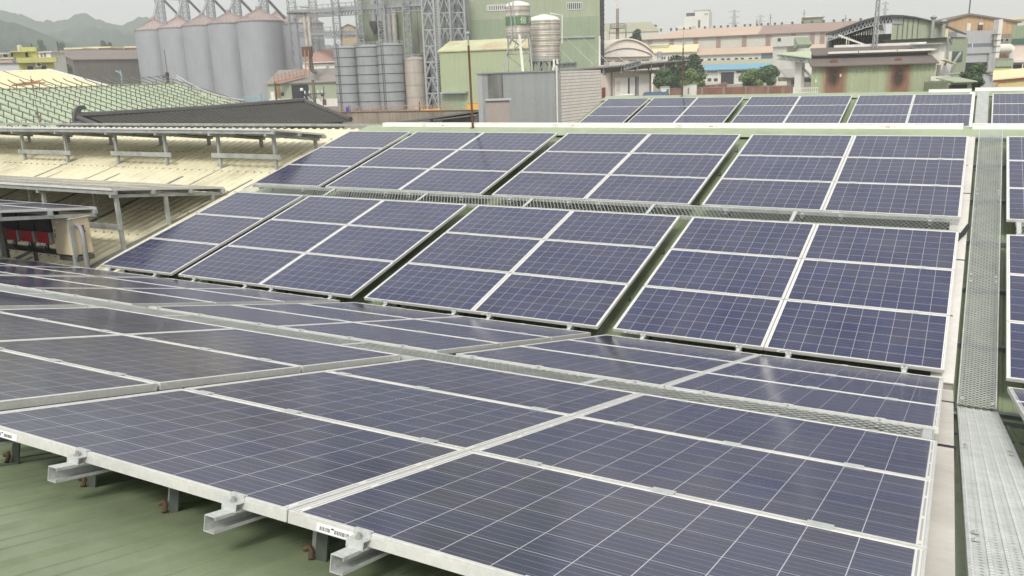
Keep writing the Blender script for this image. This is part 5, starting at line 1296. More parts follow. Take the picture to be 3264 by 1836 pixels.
# white barrel roofed hall
S = Site('barrel_roof_hall', 1908, 232, 2083, 236, 180, 'white hall with arched barrel roof and barred windows behind the canopy', 'hall')
x0, x1, z0, z1 = S.rect(1908, 170, 2083, 230); zt = S.f(1995, 122)[1]; n = 20
arc = [(x0+(x1-x0)*k/n, z1+(zt-z1)*math.sin(math.pi*k/n)**.8) for k in range(n+1)]
m = MB(); m.prism([(x0, 0), (x1, 0)]+[(x, z-.5) for x, z in reversed(arc)], 'y', 0, 30); S.part('wall', m, mat('warm white hall plaster', C(250, 238, 226, .95), .7, 0, .05, .2, streak=.08))
m = MB(); m.prism([(x, z) for x, z in arc]+[(x, z-.35) for x, z in reversed(arc)], 'y', -.6, 31); S.part('roof', m, mat('off white barrel roof', C(246, 232, 218, .92), .7, 0, .05, .2))
arc2 = [(x0+(x1-x0)*(.02+.95*k/n), z1-.6+(zt-z1-1.9)*math.sin(math.pi*k/n)**.8) for k in range(n+1)]
m = MB(); m.prism([(x, z) for x, z in arc2]+[(x, z-.25) for x, z in reversed(arc2)], 'y', -.18, 0); S.part('arch_moulding', m, M_brnr)
for a, b in ((1914, 1947), (1960, 1990), (2003, 2031), (2044, 2069)): S.window(a, 193-(a-1914)*.03, b, 206-(a-1914)*.03, 0, bars=6); S.block(a-3, 182-(a-1914)*.02, b+12, 184.5-(a-1914)*.02, -.8, 0, M_brnr, 'sun_shade')
xm = (x0+x1)/2; m = MB(); m.bar((xm, .2, zt), (xm, .2, zt+3.6), .12); S.part('rod', m, M_lattd)
# far white shed with green roof, chimney with platform, dark mesh mast
S = Site('white_far_hall', 1922, 420, 2100, 420, 110, 'far white hall with pale green roof and ridge vents', 'hall')
S.wall(1922, 99, 2100, 135, 0, 40, M_cream)
x0, x1, z0, z1 = S.rect(1922, 88, 2100, 102); xa = S.f(1938, 86)[0]
m = MB(); m.prism([(-.5, z0), (0, z0+.6), (24, z1+3.5), (48, z0+.6), (48, z0)], 'x', xa, x1); S.part('roof', m, M_olive); m = MB(); m.prism([(0, 0), (48, 0), (48, z0), (24, z1+3.2), (0, z0)], 'x', xa-.4, xa); S.part('gable', m, M_cream)
for k, u in enumerate((1998, 2028, 2057, 2086)):
    x, z = S.f(u, 88.5, 24); m = MB(); m.lathe([(.7, -1), (.7, .3), (1.3, .6), (1.3, 1.3), (0, 1.6)], 12, (x, 24, z)); S.part('ridge_vent', m, M_lattd)
e = empty('chimney', Gp(1968, 300, ZG), YAW, 'slim brown chimney with a white top and a round working platform', 'chimney'); bz = Vector(e.location)
h = [P(1968, v, 300).z-ZG for v in (200, 91, 26, -40)]; m = MB(); m.lathe([(.62, 0), (.55, h[1]), (.48, h[2]), (0, h[2])], 16); m.build('shaft', mat('brown chimney paint', C(170, 148, 140), .7, 0, .1), e); m = MB(); m.lathe([(.44, h[2]), (.42, h[3]), (0, h[3])], 16); m.lathe([(.5, h[2]-.2), (.62, h[2]-.2), (.62, h[2]+.2), (.5, h[2]+.2)], 16); m.build('white_top', M_wht, e)
m = MB(); r_ = 2.6; m.lathe([(.6, h[1]), (r_, h[1]), (r_, h[1]+.15), (.6, h[1]+.15)], 16)
for k in range(12):
    t = 2*math.pi*k/12; t2 = 2*math.pi*(k+1)/12; a = Vector((math.cos(t)*r_, math.sin(t)*r_, h[1])); b = Vector((math.cos(t2)*r_, math.sin(t2)*r_, h[1])); m.bar(a, a+Vector((0, 0, 1.6)), .09)
    for z in (.8, 1.6): m.bar(a+Vector((0, 0, z)), b+Vector((0, 0, z)), .07)
    if k % 3 == 0: m.bar(a, a+Vector((a.x*.15, a.y*.15, -5)), .12)
m.build('platform', M_lattd, e)
e, b, a = mast('mesh_mast', 1919, -60, 124, 215, 9, 60, .16, 'dark ladder mast right against the green mill building', 'ladder mast', mt=M_lattd); m = MB()
for k in range(22): z = 14+k*1.15; m.bar((-.75, 0, z), (.75, 0, z), .12)
o = m.build('rung', M_lattd, e); o.rotation_euler = (0, 0, YAW)
# the long factories on the right
S = Site('orange_roof_factory', 2045, 380, 2790, 336, 120, 'very long factory with salmon and red sheet roof and ridge ventilators', 'factory')
x1 = S.f(2790, 90)[0]; ze = S.f(2045, 126)[1]; zr = S.f(2420, 82, 16)[1]; D_ = 32
m = MB(); m.box(0, x1, 0, D_, 0, ze); S.part('wall', m, M_cream)
xs = S.f(2430, 100, 8)[0]; hip = 13
m = MB(); m.add([(-.8, -1, ze-.1), (xs, -1, ze-.1), (xs-1.5, 16, zr), (hip, 16, zr), (-.8, D_+1, ze-.1), (-.8, -1, ze-.4), (xs, -1, ze-.4)], [(0, 1, 2, 3), (0, 3, 4), (5, 6, 1, 0)]); m.add([(xs, D_+1, ze-.1), (-.8, D_+1, ze-.1), (hip, 16, zr), (xs-1.5, 16, zr)], [(0, 1, 2, 3)]); S.part('roof', m, M_sal)
m = MB(); m.add([(xs, -1, ze-.1), (x1+.8, -1, ze-.1), (x1+.8, 16, zr), (xs-1.5, 16, zr), (x1+.8, D_+1, ze-.1), (xs, D_+1, ze-.1), (xs, -1, ze-.4), (x1+.8, -1, ze-.4)], [(0, 1, 2, 3), (3, 2, 4, 5), (6, 7, 1, 0)]); S.part('roof', m, M_sald)
m = MB(); m.box(-1, x1, -1.1, -.9, ze-.45, ze-.05); S.part('gutter', m, M_brnr)
for u in (2071, 2141, 2218, 2290, 2372, 2448, 2528, 2588, 2620):
    xx = S.f(u, 140)[0]; m = MB(); m.box(xx-.9, xx+.9, -.3, 0, 0, ze-.45); S.part('pilaster', m, M_sald)
for k, u in enumerate((2107, 2139, 2157, 2180, 2200, 2247, 2277, 2298, 2320, 2345, 2374, 2391, 2413, 2427, 2448, 2470, 2492, 2525, 2557, 2588, 2625, 2657, 2686, 2708, 2742)):
    xx = S.f(u, 84, 16)[0]; m = MB(); m.lathe([(.36, -.4), (.36, .25), (.52, .35), (.54, .75), (.3, .95), (0, 1.0)], 12, (xx, 16, zr)); S.part('ridge_vent', m, M_lattd)
S.block(2153, 83, 2206, 93, 20, 26, M_wht, 'roof_house'); S.block(2555, 55, 2616, 72, 22, 30, M_grn2, 'roof_house'); S.block(2553, 50, 2620, 55, 21, 31, M_wht, 'roof_house')
for u, vt in ((2412, 60), (2455, 45), (2561, 32), (2694, 48)):
    xx, z = S.f(u, 80, 16); zt = S.f(u, vt, 16)[1]; m = MB(); m.bar((xx, 16, z), (xx, 16, zt), .22); m.bar((xx-.8, 16, zt-1.5), (xx+.8, 16, zt-1.5), .12); S.part('rod', m, M_lattd)
S = Site('red_roof_annex', 2205, 340, 2640, 322, 170, 'long white annex with salmon lean-to roof and a row of small windows', 'factory')
x1 = S.f(2640, 170)[0]; ze = S.f(2210, 176)[1]; zr = S.f(2220, 158, 12)[1]
m = MB(); m.box(0, x1, 0, 12, 0, ze); S.part('wall', m, M_wht); m = MB(); m.prism([(-1, ze-.2), (-1, ze+.1), (12, zr+.3), (12, zr)], 'x', -1, x1); S.part('roof', m, M_sal)
for u in (2237, 2261, 2279, 2304, 2322, 2347, 2366, 2392, 2411, 2431): S.window(u-6, 187-(u-2237)*.025, u+6, 195-(u-2237)*.025, 0)
S.block(2427, 168, 2463, 189, -.3, 0, mat('blue grey shutter', C(88, 112, 128), .6), 'shutter')
S = Site('cream_low_hall', 2070, 345, 2222, 340, 165, 'low cream hall with pale roof and arched windows before the long factory', 'hall')
S.wall(2085, 166, 2220, 210, 0, 14, M_wht); x0, x1, z0, z1 = S.rect(2072, 153, 2222, 166); m = MB(); m.prism([(-1, z0-.2), (-1, z0+.1), (14, z1+1.5), (14, z1+1.2)], 'x', x0, x1); S.part('roof', m, M_creamr)
S.block(2052, 143, 2130, 152, 8, 15, M_creamr, 'upper_roof'); S.block(2052, 142, 2131, 145, 7.5, 15, M_wht, 'parapet')
for u in (2112, 2119, 2131, 2139, 2148, 2158, 2165, 2172, 2181, 2188, 2196): S.window(u-2.6, 180-(u-2112)*.02, u+2.6, 190-(u-2112)*.02, 0)
e = empty('water_tank', P(2102, 175, 330), 0, 'grey water tank on a small frame beside the cream low hall', 'water tank'); m = MB(); m.lathe([(0, -1), (.9, -1), (.9, 1), (.5, 1.3), (0, 1.3)], 16); m.build('body', M_bin, e); m = MB()
for t in range(4): m.bar((math.cos(t*1.57)*.8, math.sin(t*1.57)*.8, -1), (math.cos(t*1.57)*1.1, math.sin(t*1.57)*1.1, -3.4), .12)
m.build('stand', M_lattd, e)
S = Site('blue_roof_hall', 2235, 312, 2540, 300, 215, 'long low hall with light blue roof strip and dark open doors', 'hall')
x1 = S.f(2540, 210)[0]; za, zb_, zc = S.f(2300, 222)[1], S.f(2300, 208)[1], S.f(2300, 197)[1]
m = MB(); m.box(0, x1, 0, 8, 0, za); S.part('wall', m, M_wht); m = MB(); m.prism([(-1.6, za-.1), (-1.6, za+.1), (2.5, zb_+.3), (2.5, zb_)], 'x', -.6, x1); S.part('roof', m, M_blue)
m = MB(); m.prism([(2.5, zb_+.05), (2.5, zb_+.3), (8, zc+.6), (8, zc+.3)], 'x', -.4, x1); S.part('upper_roof', m, M_olive)
for a, b, c_, d_ in ((2298, 228, 2339, 268), (2347, 225, 2385, 232), (2254, 228, 2285, 231), (2397, 224, 2420, 229), (2440, 224, 2470, 229), (2492, 220, 2525, 228)): S.block(a, b, c_, d_, -.06, 0, M_open, 'opening')
for u in (2262, 2282, 2430): S.window(u-7, 249, u+6, 260, 0)
S.block(2292, 227, 2342, 230, -.6, 0, M_wht, 'door_hood')
for u in (2288, 2342): S.block(u, 226, u+4, 268, -.5, 0, M_wht, 'pier')
S = Site('grey_low_shed', 2505, 250, 2590, 250, 230, 'low grey roofed shed with dark openings beside the white column', 'shed')
S.wall(2507, 246, 2588, 275, 0, 8, M_conc); x0, x1, z0, z1 = S.rect(2505, 222, 2590, 246); m = MB(); m.prism([(-1, z0-.1), (-1, z0+.1), (6, z1+.2), (6, z1)], 'x', x0, x1); S.part('roof', m, mat('grey sheet roof', C(168, 168, 164), .7))
S.block(2522, 255, 2550, 275, -.05, .05, M_open, 'opening'); S.block(2560, 252, 2585, 262, -.05, .05, M_open, 'opening'); S.block(2474, 260, 2508, 285, -3, 0, M_cream, 'kiosk')
S = Site('white_lift_house', 2462, 270, 2540, 262, 150, 'white boxy lift house with one small window before the red roofed factory', 'building')
S.block(2462, 117, 2527, 148, 0, 7, M_wht, 'upper_box'); S.wall(2463, 148, 2506, 200, .6, 7, M_wht); S.window(2479, 121, 2490, 132, 0)
x0, x1, z0, z1 = S.rect(2527, 118, 2541, 162); m = MB(); m.prism([(x0+.02, z1), (x1, z0+1.8), (x0+.02, z0+.4)], 'y', .5, 7); S.part('green_side', m, M_grn2); S.block(2538, 154, 2563, 165, 2, 5, M_wht, 'small_box')
S = Site('white_tower_building', 2182, 500, 2262, 495, 70, 'distant white tower block with narrow window strip', 'building')
S.wall(2214, 36, 2259, 120, 0, 14, M_wht); S.wall(2182, 52, 2214, 120, .5, 14, M_wht); S.block(2212, 31, 2257, 36, 1, 12, M_latt, 'parapet_rail'); S.block(2187, 41, 2211, 52, 1, 9, M_lattd, 'plant_screen')
S.block(2225, 64, 2232, 88, -.1, .1, M_lattd, 'window_strip')
for a in (2246, 2250, 2254): S.block(a, 42, a+2, 48, -.1, .1, M_lattd, 'sign_letter')
def pylon(u, vt, d, wpx, label):
    e, b, a = mast('pylon', u, vt, 150, d, wpx, 12, .55, label, 'pylon', 'distant power pylons', mt=M_latt, wtop=wpx*.12); H = a.z-b.z; m = MB(); w = wpx/FPX*d
    for f_ in (.78, .88, .97): m.bar(RH*(-w*.75)+Vector((0, 0, H*f_)), RH*(w*.75)+Vector((0, 0, H*f_)), .7); m.bar(RH*(-w*.75)+Vector((0, 0, H*f_)), Vector((0, 0, H*(f_+.03))), .35); m.bar(RH*(w*.75)+Vector((0, 0, H*f_)), Vector((0, 0, H*(f_+.03))), .35)
    m.build('cross_arm', M_latt, e)
pylon(2337, 32, 900, 22, 'distant lattice power pylon left of the red roofed factory vents')
pylon(2420, 48, 1100, 18, 'smaller distant lattice power pylon behind the factory ridge')
pylon(2812, 6, 700, 14, 'distant lattice pylon behind the arched roof hall')
# brick wall, cabinets, van, truck with tarpaulin, trees
S = Site('brick_wall', 2118, 172, 2620, 164, 285, 'long old red brick boundary wall in front of the trees', 'wall')
S.wall(2118, 279, 2535, 330, 0, .3, M_brick); zt = S.f(2300, 279)[1]; m = MB(); m.box(0, S.f(2535, 280)[0], -.08, .38, zt, zt+.12); S.part('coping', m, M_conc)
for k in range(7): x = 3+k*4.2; m = MB(); m.box(x, x+.35, -.12, 0, 0, zt); S.part('pier', m, M_conc)
S = Site('red_wall_step', 2235, 185, 2320, 183, 275, 'raised dark red wall segment behind the brick wall', 'wall')
x0, x1, z0, z1 = S.rect(2236, 270, 2317, 300); m = MB(); m.prism([(x0, 0), (x1, 0), (x1, z1+.3), (x0, z1-.2)], 'y', 0, .3); S.part('wall', m, M_brick); m = MB(); m.box(x0, x1, -.05, .35, z1+.31, z1+.40); S.part('coping', m, M_pinkr)
S = Site('white_cabinet', 2106, 166, 2135, 166, 290, 'white yard cabinet with a green notice by the brick wall', 'cabinet')
S.wall(2107, 280, 2134, 320, 0, 1.5, M_wht, 'body'); S.block(2108, 276, 2135, 280, -.1, 1.6, M_gryw, 'lid'); S.block(2124, 284, 2132, 296, -.04, 0, mat('green notice', C(40, 140, 90), .5), 'notice')
S = Site('white_kiosk', 2177, 160, 2203, 158, 285, 'white narrow kiosk with sloping top behind the slim lightning rod', 'kiosk')
x0, x1, z0, z1 = S.rect(2178, 272, 2202, 310); m = MB(); m.prism([(x0, 0), (x1, 0), (x1, z1+.15), (x0, z1-.15)], 'y', 0, 1.4); S.part('body', m, M_wht); m = MB(); m.prism([(x0-.1, z1-.14), (x1+.1, z1+.16), (x1+.1, z1+.26), (x0-.1, z1-.04)], 'y', -.1, 1.5); S.part('roof', m, M_gryw); S.block(2192, 280, 2196, 300, -.03, 0, M_conc, 'plate')
def vehicle_van():
    d = 150; a, b = P(1974, 305, d), P(2046, 303, d); e = empty('white_van', (a.x, a.y, ZG), math.atan2(b.y-a.y, b.x-a.x), 'white van parked by the loading dock, only its roof and windows showing', 'van'); L_ = (b-a).length; h = P(2000, 300, d).z-ZG
    m = MB(); m.prism([(0, .3), (0, h-.45), (.25, h-.05), (.5, h), (L_*.62, h), (L_*.8, h-.55), (L_+.6, h-.85), (L_+.7, .3)], 'y', 0, 1.8); m.build('body', M_wht, e, bevel=.06)
    for x0, x1 in ((.35, 1.35), (1.45, 2.35), (2.45, 3.0)):
        m = MB(); m.box(x0*L_/4.2, x1*L_/4.2, -.02, 0, h-.75, h-.25); m.build('window', M_glass, e)
    for x in (.8, L_-.2):
        m = MB(); m.tube([(x, -.03, .33), (x, .2, .33)], .33, 16); wl = m.build('wheel', M_black, e); m = MB(); m.tube([(x, -.05, .33), (x, -.03, .33)], .2, 12); m.build('rim', M_galv, wl)
vehicle_van()
e = empty('covered_truck', P(2085, 300, 158), YAW, 'truck load under a dark blue tarpaulin beside the dock', 'truck'); m = MB()
M_tarp = mat('blue tarpaulin', C(70, 96, 130), .6, 0, .25, 1.5); n = 14; vs = []
for i in range(n+1):
    for j in range(7):
        t = math.pi*j/6; k = MN.noise(Vector((i*.5, j*.7, 2)))*.18; vs.append((-2.2+i*.36, -1.1*math.cos(t)*(1+k), -1.6+2.0*math.sin(t)**.7*(1+k)*(.6 if i in (0, n) else 1)))
m.add(vs, [(i*7+j, i*7+j+1, (i+1)*7+j+1, (i+1)*7+j) for i in range(n) for j in range(6)], 0, True); m.build('tarpaulin', M_tarp, e)
m = MB(); m.box(-2.3, 3.2, -1.1, 1.1, -3.2, -1.6); m.build('bed', M_conc, e)
for x in (-1.2, 2.0):
    m = MB(); m.tube([(x, -1.15, -3.4), (x, -.8, -3.4)], .5, 16); m.build('wheel', M_black, e)

# ---------------------------------------------------------------- trees
def leafmat(name, c):
    m_ = mat(name, c, .6, 0, .55, 1.5, spec=.3, fine=.3); return m_
M_bark = mat('tree bark', C(104, 92, 78), .9, 0, .2, 3)
LM = [leafmat('dark green leaves', (.05, .085, .042, 1)), leafmat('mid green leaves', (.075, .125, .05, 1)), leafmat('light green leaves', (.13, .19, .065, 1))]
def tree(label, u, vt, vb, wpx, d, lm, seed, zb=None, lobes=9, group=None, leaves=4200, ls=.30):
    rr = random.Random(seed); b = Gp(u, d, ZG); top = P(u, vt, d); bot = P(u, vb, d); w_ = wpx/FPX*d; h0 = max(bot.z-ZG, .8); h1 = top.z-ZG
    c_ = P(u, (vt+vb)/2, d); e = empty('tree', (c_.x, c_.y, ZG), 0, label, 'tree', group)
    L_ = []
    for k in range(lobes):
        t = rr.random(); z = h0+(h1-h0)*(.12+.80*t); s_ = math.sin(math.pi*min(.95, .25+.62*t)); a = rr.uniform(0, 2*math.pi); q = rr.uniform(.1, .72)*w_/2*s_
        L_.append((Vector((math.cos(a)*q, math.sin(a)*q, z)), rr.uniform(.30, .5)*w_*.52, rr.uniform(.22, .34)*(h1-h0)))
    L_.append((Vector((0, 0, h1-(h1-h0)*.22)), w_*.22, (h1-h0)*.22))
    m = MB(); m.tube([(0, 0, 0), (.1, 0, h0*.6), (0, .1, h0+(h1-h0)*.35)], w_*.035, 9, w_*.018)
    for c0, r_, _ in L_[:6]: m.tube([(0, 0, h0*.8), c0*.5+Vector((0, 0, h0*.45)), c0], w_*.014, 6, w_*.005)
    m.build('trunk', M_bark, e)
    m = MB()
    for k in range(leaves):
        c0, r_, hz = rr.choice(L_); v_ = Vector((rr.gauss(0, 1), rr.gauss(0, 1), rr.gauss(0, 1))).normalized()*(rr.random()**.42)*(1.0 if rr.random() < .82 else rr.uniform(1.0, 1.32))
        p_ = c0+Vector((v_.x*r_, v_.y*r_, v_.z*hz)); n_ = (v_+Vector((rr.gauss(0, .6), rr.gauss(0, .6), rr.gauss(0, .6)+.5))).normalized()
        t1 = n_.orthogonal().normalized(); t2 = n_.cross(t1); an = rr.uniform(0, 6.28); t1, t2 = t1*math.cos(an)+t2*math.sin(an), t2*math.cos(an)-t1*math.sin(an)
        s_ = ls*rr.uniform(.5, 1.25)
        m.add([p_-t1*s_, p_+t2*s_*.45, p_+t1*s_, p_-t2*s_*.45], [(0, 1, 2, 3)])
    m.build('crown', LM[lm], e); return e
tree('big dark leafy tree crown behind the canopy end, left of the slim rod', 2155, 193, 278, 130, 190, 0, 1, lobes=14, leaves=8000, ls=.42)
tree('dark tree crown directly right of the slim rod, above the brick wall', 2205, 186, 262, 96, 196, 0, 2, lobes=11, leaves=5000, ls=.42)
tree('bright green round tree in front, right of the slim rod', 2208, 228, 276, 92, 178, 2, 3, lobes=10, leaves=5200, ls=.34)
tree('mid green bushy tree left of the slim rod behind the cabinet', 2115, 222, 278, 64, 182, 1, 4, lobes=8, leaves=3800, ls=.36)
tree('bright green round tree before the blue roof hall', 2386, 228, 278, 100, 178, 2, 5, lobes=10, leaves=5600, ls=.34)
tree('dark green feathery tree before the blue roof hall', 2455, 208, 276, 84, 182, 1, 6, lobes=10, leaves=5200, ls=.38)
tree('small dark tree above the white barrel roof', 2027, 98, 140, 44, 300, 0, 7, lobes=7, leaves=2600, ls=.5)
tree('light feathery tree before the dark gateway at the right', 3118, 199, 236, 62, 98, 1, 8, lobes=7, leaves=2600, ls=.20)
tree('spreading dark green tree over the right end of the far tray', 3098, 232, 285, 120, 92, 0, 9, lobes=12, leaves=5200, ls=.22)
tree('hazy green shrub at the foot of the brown warehouse gable', 215, 212, 260, 60, 265, 1, 10, lobes=7, leaves=2600, ls=.4)
for i, (u, w_) in enumerate(((333, 22), (352, 14), (130, 24), (200, 20))): tree(f'small hazy tree at the hill foot, {("above the far cream sheds","just left of the leftmost silo","behind the yellow house tower","behind the brown warehouse pole")[i]}', u, 132+i % 2*6, 166, w_, 470, 1, 20+i, lobes=5, leaves=700, ls=1.0)

# ---------------------------------------------------------------- far right: rusty green shed and its neighbours
S = Site('rusty_green_shed', 2586, 95, 2986, 92, 250, 'green ribbed shed with two large rust burnt patches on its wall', 'shed')
x1 = S.f(2984, 210)[0]; ze = S.f(2780, 207)[1]; zr0 = S.f(2780, 182)[1]; zr1 = S.f(2780, 165)[1]; zr2 = S.f(2780, 148)[1]
def burnt(name, base, patches):
    m_ = mat(name, base, .65, 0, .08, .5, streak=.12); t = m_.node_tree; N = t.nodes; L = t.links; bs = N['Principled BSDF']
    src = bs.inputs['Base Color'].links[0].from_socket; tc = N.new('ShaderNodeTexCoord'); nz = N.new('ShaderNodeTexNoise'); nz.inputs['Scale'].default_value = 1.6; nz.inputs['Detail'].default_value = 6
    mp = N.new('ShaderNodeMapping'); mp.inputs['Scale'].default_value = (1, 1, .12); L.new(tc.outputs['Object'], mp.inputs[0]); L.new(mp.outputs[0], nz.inputs['Vector'])
    for (cx, cz, rx, rz, col, soft) in patches:
        sp = N.new('ShaderNodeVectorMath'); sp.operation = 'SUBTRACT'; L.new(tc.outputs['Object'], sp.inputs[0]); sp.inputs[1].default_value = (cx, 0, cz)
        sc = N.new('ShaderNodeVectorMath'); sc.operation = 'MULTIPLY'; L.new(sp.outputs[0], sc.inputs[0]); sc.inputs[1].default_value = (1/rx, 0, 1/rz)
        ln = N.new('ShaderNodeVectorMath'); ln.operation = 'LENGTH'; L.new(sc.outputs[0], ln.inputs[0])
        ad = N.new('ShaderNodeMath'); ad.operation = 'MULTIPLY_ADD'; L.new(nz.outputs['Fac'], ad.inputs[0]); ad.inputs[1].default_value = .9; L.new(ln.outputs['Value'], ad.inputs[2])
        mr = N.new('ShaderNodeMapRange'); mr.inputs[1].default_value = 1.45-soft; mr.inputs[2].default_value = 1.45+soft; mr.inputs[3].default_value = .95; mr.inputs[4].default_value = 0; L.new(ad.outputs[0], mr.inputs[0])
        mi = N.new('ShaderNodeMix'); mi.data_type = 'RGBA'; L.new(mr.outputs[0], mi.inputs[0]); L.new(src, mi.inputs[6]); mi.inputs[7].default_value = col; src = mi.outputs[2]
    L.new(src, bs.inputs['Base Color']); return m_
pc = []
for u in (2660, 2866):
    x, z = S.f(u, 250); pc += [(x, z-.4, 1.15, 5.5, C(150, 102, 76, .8), .35), (x-.1, z+.1, .62, .95, C(84, 64, 56, .6), .4)]
M_burnt = burnt('rust burnt green sheet', C(174, 186, 146), pc)
m = MB(); xs_ = []; x = 0
while x < x1:
    for a, h in ((0, 0), (.08, -.06), (.20, -.06), (.28, 0)):
        if x+a < x1: xs_.append((x+a, h))
    x += .40
vs = [(a, h, 0) for a, h in xs_]+[(a, h, ze) for a, h in xs_]+[(a, .2, 0) for a, h in xs_]+[(a, .2, ze) for a, h in xs_]; n = len(xs_)
m.add(vs, [(i, i+1, n+i+1, n+i) for i in range(n-1)]+[(2*n+i, 3*n+i, 3*n+i+1, 2*n+i+1) for i in range(n-1)]+[(0, n, 3*n, 2*n), (n-1, 3*n-1, 4*n-1, 2*n-1)]); S.part('wall', m, M_burnt)
M_brd = mat('dark brown roof sheet', C(118, 109, 103), .75, 0, .12, .4, streak=.1, stain=C(140, 104, 88), stain_amt=.3)
m = MB(); m.prism([(-.7, ze-.05), (-.7, ze+.08), (3.0, zr0+.05), (3.0, zr0-.08)], 'x', -.2, x1+.1); S.part('roof', m, M_brd)
m = MB(); m.box(.2, x1, 3.0, 3.2, zr0-.7, zr1); S.part('clerestory', m, M_lattd); m = MB(); m.prism([(2.6, zr1-.25), (2.6, zr1-.1), (5.4, zr2+.1), (5.4, zr2-.05)], 'x', .3, x1); S.part('upper_roof', m, M_brd)
zq = S.f(2780, 172)[1]
for a, b in ((2640, 2735), (2738, 2858), (2861, 2985)):
    xa, xb = S.f(a, 160, 2.4)[0], S.f(b, 158, 2.4)[0]; m = MB(); m.box(xa, xb, 2.3, 2.42, S.f(2780, 164, 2.4)[1]-.1, S.f(2780, 160.5, 2.4)[1]); S.part('light_strip', m, M_wht)
m = MB(); m.prism([(5.3, zr2-.05), (5.3, zr2+.35), (5.7, zr2+.35), (5.7, zr2-.05)], 'x', S.f(2660, 150, 5)[0], x1); S.part('parapet', m, M_wht)
for u, v in ((2657, 194), (2862, 190)):
    xv, zv = S.f(u, v+3, 1.0); m = MB(); m.lathe([(.5, -.3), (.42, .05), (.30, .22), (0, .32)], 12, (xv, .9, zv)); S.part('roof_cowl', m, M_rust)
for u, v in ((2661, 238), (2868, 233)):
    xv, zv = S.f(u, v); m = MB(); m.box(xv-.18, xv+.18, -.2, 0, zv-.04, zv+.04); m.box(xv-.06, xv+.06, -.16, 0, zv-.2, zv-.04); S.part('vent_hook', m, M_lattd)
S.block(2677, 236, 2682, 245, -.12, 0, M_creamr, 'plate'); S.block(2598, 253, 2603, 264, -.12, 0, M_wht, 'plate')
S.block(2985, 207, 2995, 300, -.1, .2, M_brnr, 'side_trim')
# white column and pale green canopy left of it
S = Site('white_pillar_canopy', 2487, 112, 2610, 108, 200, 'pale green canopy on a tall white pillar left of the rusty shed', 'canopy')
x0, x1, z0, z1 = S.rect(2533, 186, 2554, 300); m = MB(); m.box(x0, x1, 0, .8, 0, z1); S.part('pillar', m, M_wht)
pA, pB, pC, pD = S.f(2488, 170), S.f(2606, 182), S.f(2608, 163), S.f(2560, 166)
m = MB(); m.add([(pA[0], -1.5, pA[1]), (pB[0], -1.0, pB[1]-.1), (pC[0], 5, pC[1]+.3), (pD[0], 5, pD[1]+.3)]+[(pA[0], -1.5, pA[1]-.1), (pB[0], -1.0, pB[1]-.2), (pC[0], 5, pC[1]+.2), (pD[0], 5, pD[1]+.2)], [(0, 1, 2, 3), (7, 6, 5, 4), (0, 4, 5, 1), (1, 5, 6, 2), (2, 6, 7, 3), (3, 7, 4, 0)]); S.part('roof', m, M_mint)
m = MB(); lattice(m, Vector((pA[0]+.3, -1, pA[1]-.5)), Vector((pB[0], -.6, pB[1]-.5)), .5, 12, .06, ax=Vector((0, 0, 1)), ay=Vector((0, 1, 0))); m.bar((x1, .3, z1-1.2), (x1+2.0, .3, z1-3.2), .15); m.bar((pB[0], 0, pB[1]-.5), (pB[0], 0, 0), .16); S.part('truss', m, M_galv2)
e = empty('white_grille_fence', P(2563, 290, 90), YAW, 'small white ornamental grille fence before the white pillar', 'fence'); m = MB()
for k in range(12): m.bar((-1.0+k*.22, 0, -1.6), (-1.0+k*.22, 0, .3), .05)
for z in (.3, -.15, -.5, -.9): m.bar((-1.05, 0, z), (1.5, 0, z), .06)
m.build('bars', M_wht, e); m = MB(); m.bar((-1.1, 0, -1.7), (-1.1, 0, .45), .14); m.build('post', M_wht, e)
# arched hall behind the rusty shed
S = Site('arched_roof_hall', 2640, 115, 3050, 107, 110, 'open ended hall with dark arched roof on a lattice truss and green side wall', 'hall')
cv = [(2636, 108), (2672, 96), (2710, 82), (2760, 64), (2800, 54), (2845, 49), (2880, 50), (2920, 55), (2960, 64), (3000, 77), (3030, 90), (3054, 101)]
arc = [S.f(u, v) for u, v in cv]; m = MB(); m.prism([(x, z+.06) for x, z in arc]+[(x, z-.14) for x, z in reversed(arc)], 'y', -.8, 15); S.part('roof', m, mat('dark grey arch roof', C(84, 86, 92), .7, 0, .1, .3))
m = MB()
for i in range(10):
    (xa, za), (xb, zb2) = arc[i+0], arc[i+1]
    if xa > S.f(2845, 60)[0]: break
    for q_ in (-.2, -.95): m.bar((xa, -.4, za+q_), (xb, -.4, zb2+q_), .12)
    for k in range(4):
        t0, t1 = k/4, (k+1)/4; px, pz = xa+(xb-xa)*t0, za+(zb2-za)*t0; qx, qz = xa+(xb-xa)*t1, za+(zb2-za)*t1; mx_, mz = (px+qx)/2, (pz+qz)/2-.95
        m.bar((px, -.4, pz-.2), (mx_, -.4, mz), .08); m.bar((mx_, -.4, mz), (qx, -.4, qz-.2), .08)
S.part('truss', m, M_latt)
xg = S.f(2843, 100)[0]; poly = [p_ for p_ in arc if p_[0] > xg-.05]; m = MB(); zg = S.f(2920, 142)[1]-1
m.prism([(xg, zg)]+[(xg, poly[0][1]-.2)]+[(x, z-.2) for x, z in poly[1:-2]]+[(poly[-3][0], zg)], 'y', -.35, -.15); S.part('end_wall', m, M_grn)
for u in (2862, 2878, 2893, 2910, 2926): x = S.f(u, 100)[0]; zt = S.f(u, 58)[1]; m = MB(); m.box(x-.04, x+.04, -.40, -.35, zg, zt); S.part('sheet_joint', m, M_lattd)
for k in range(9):
    x = S.f(2668+k*11, 128, 6)[0]; zt = S.f(2668+k*11, 106-k*1.0, 6)[1]; m = MB(); lattice(m, Vector((x, 4+k*1.1, 0)), Vector((x, 4+k*1.1, zt+k*.1)), .35, 22, .05, ax=Vector((1, 0, 0)), ay=Vector((0, 1, 0))); S.part('column', m, M_lattd)
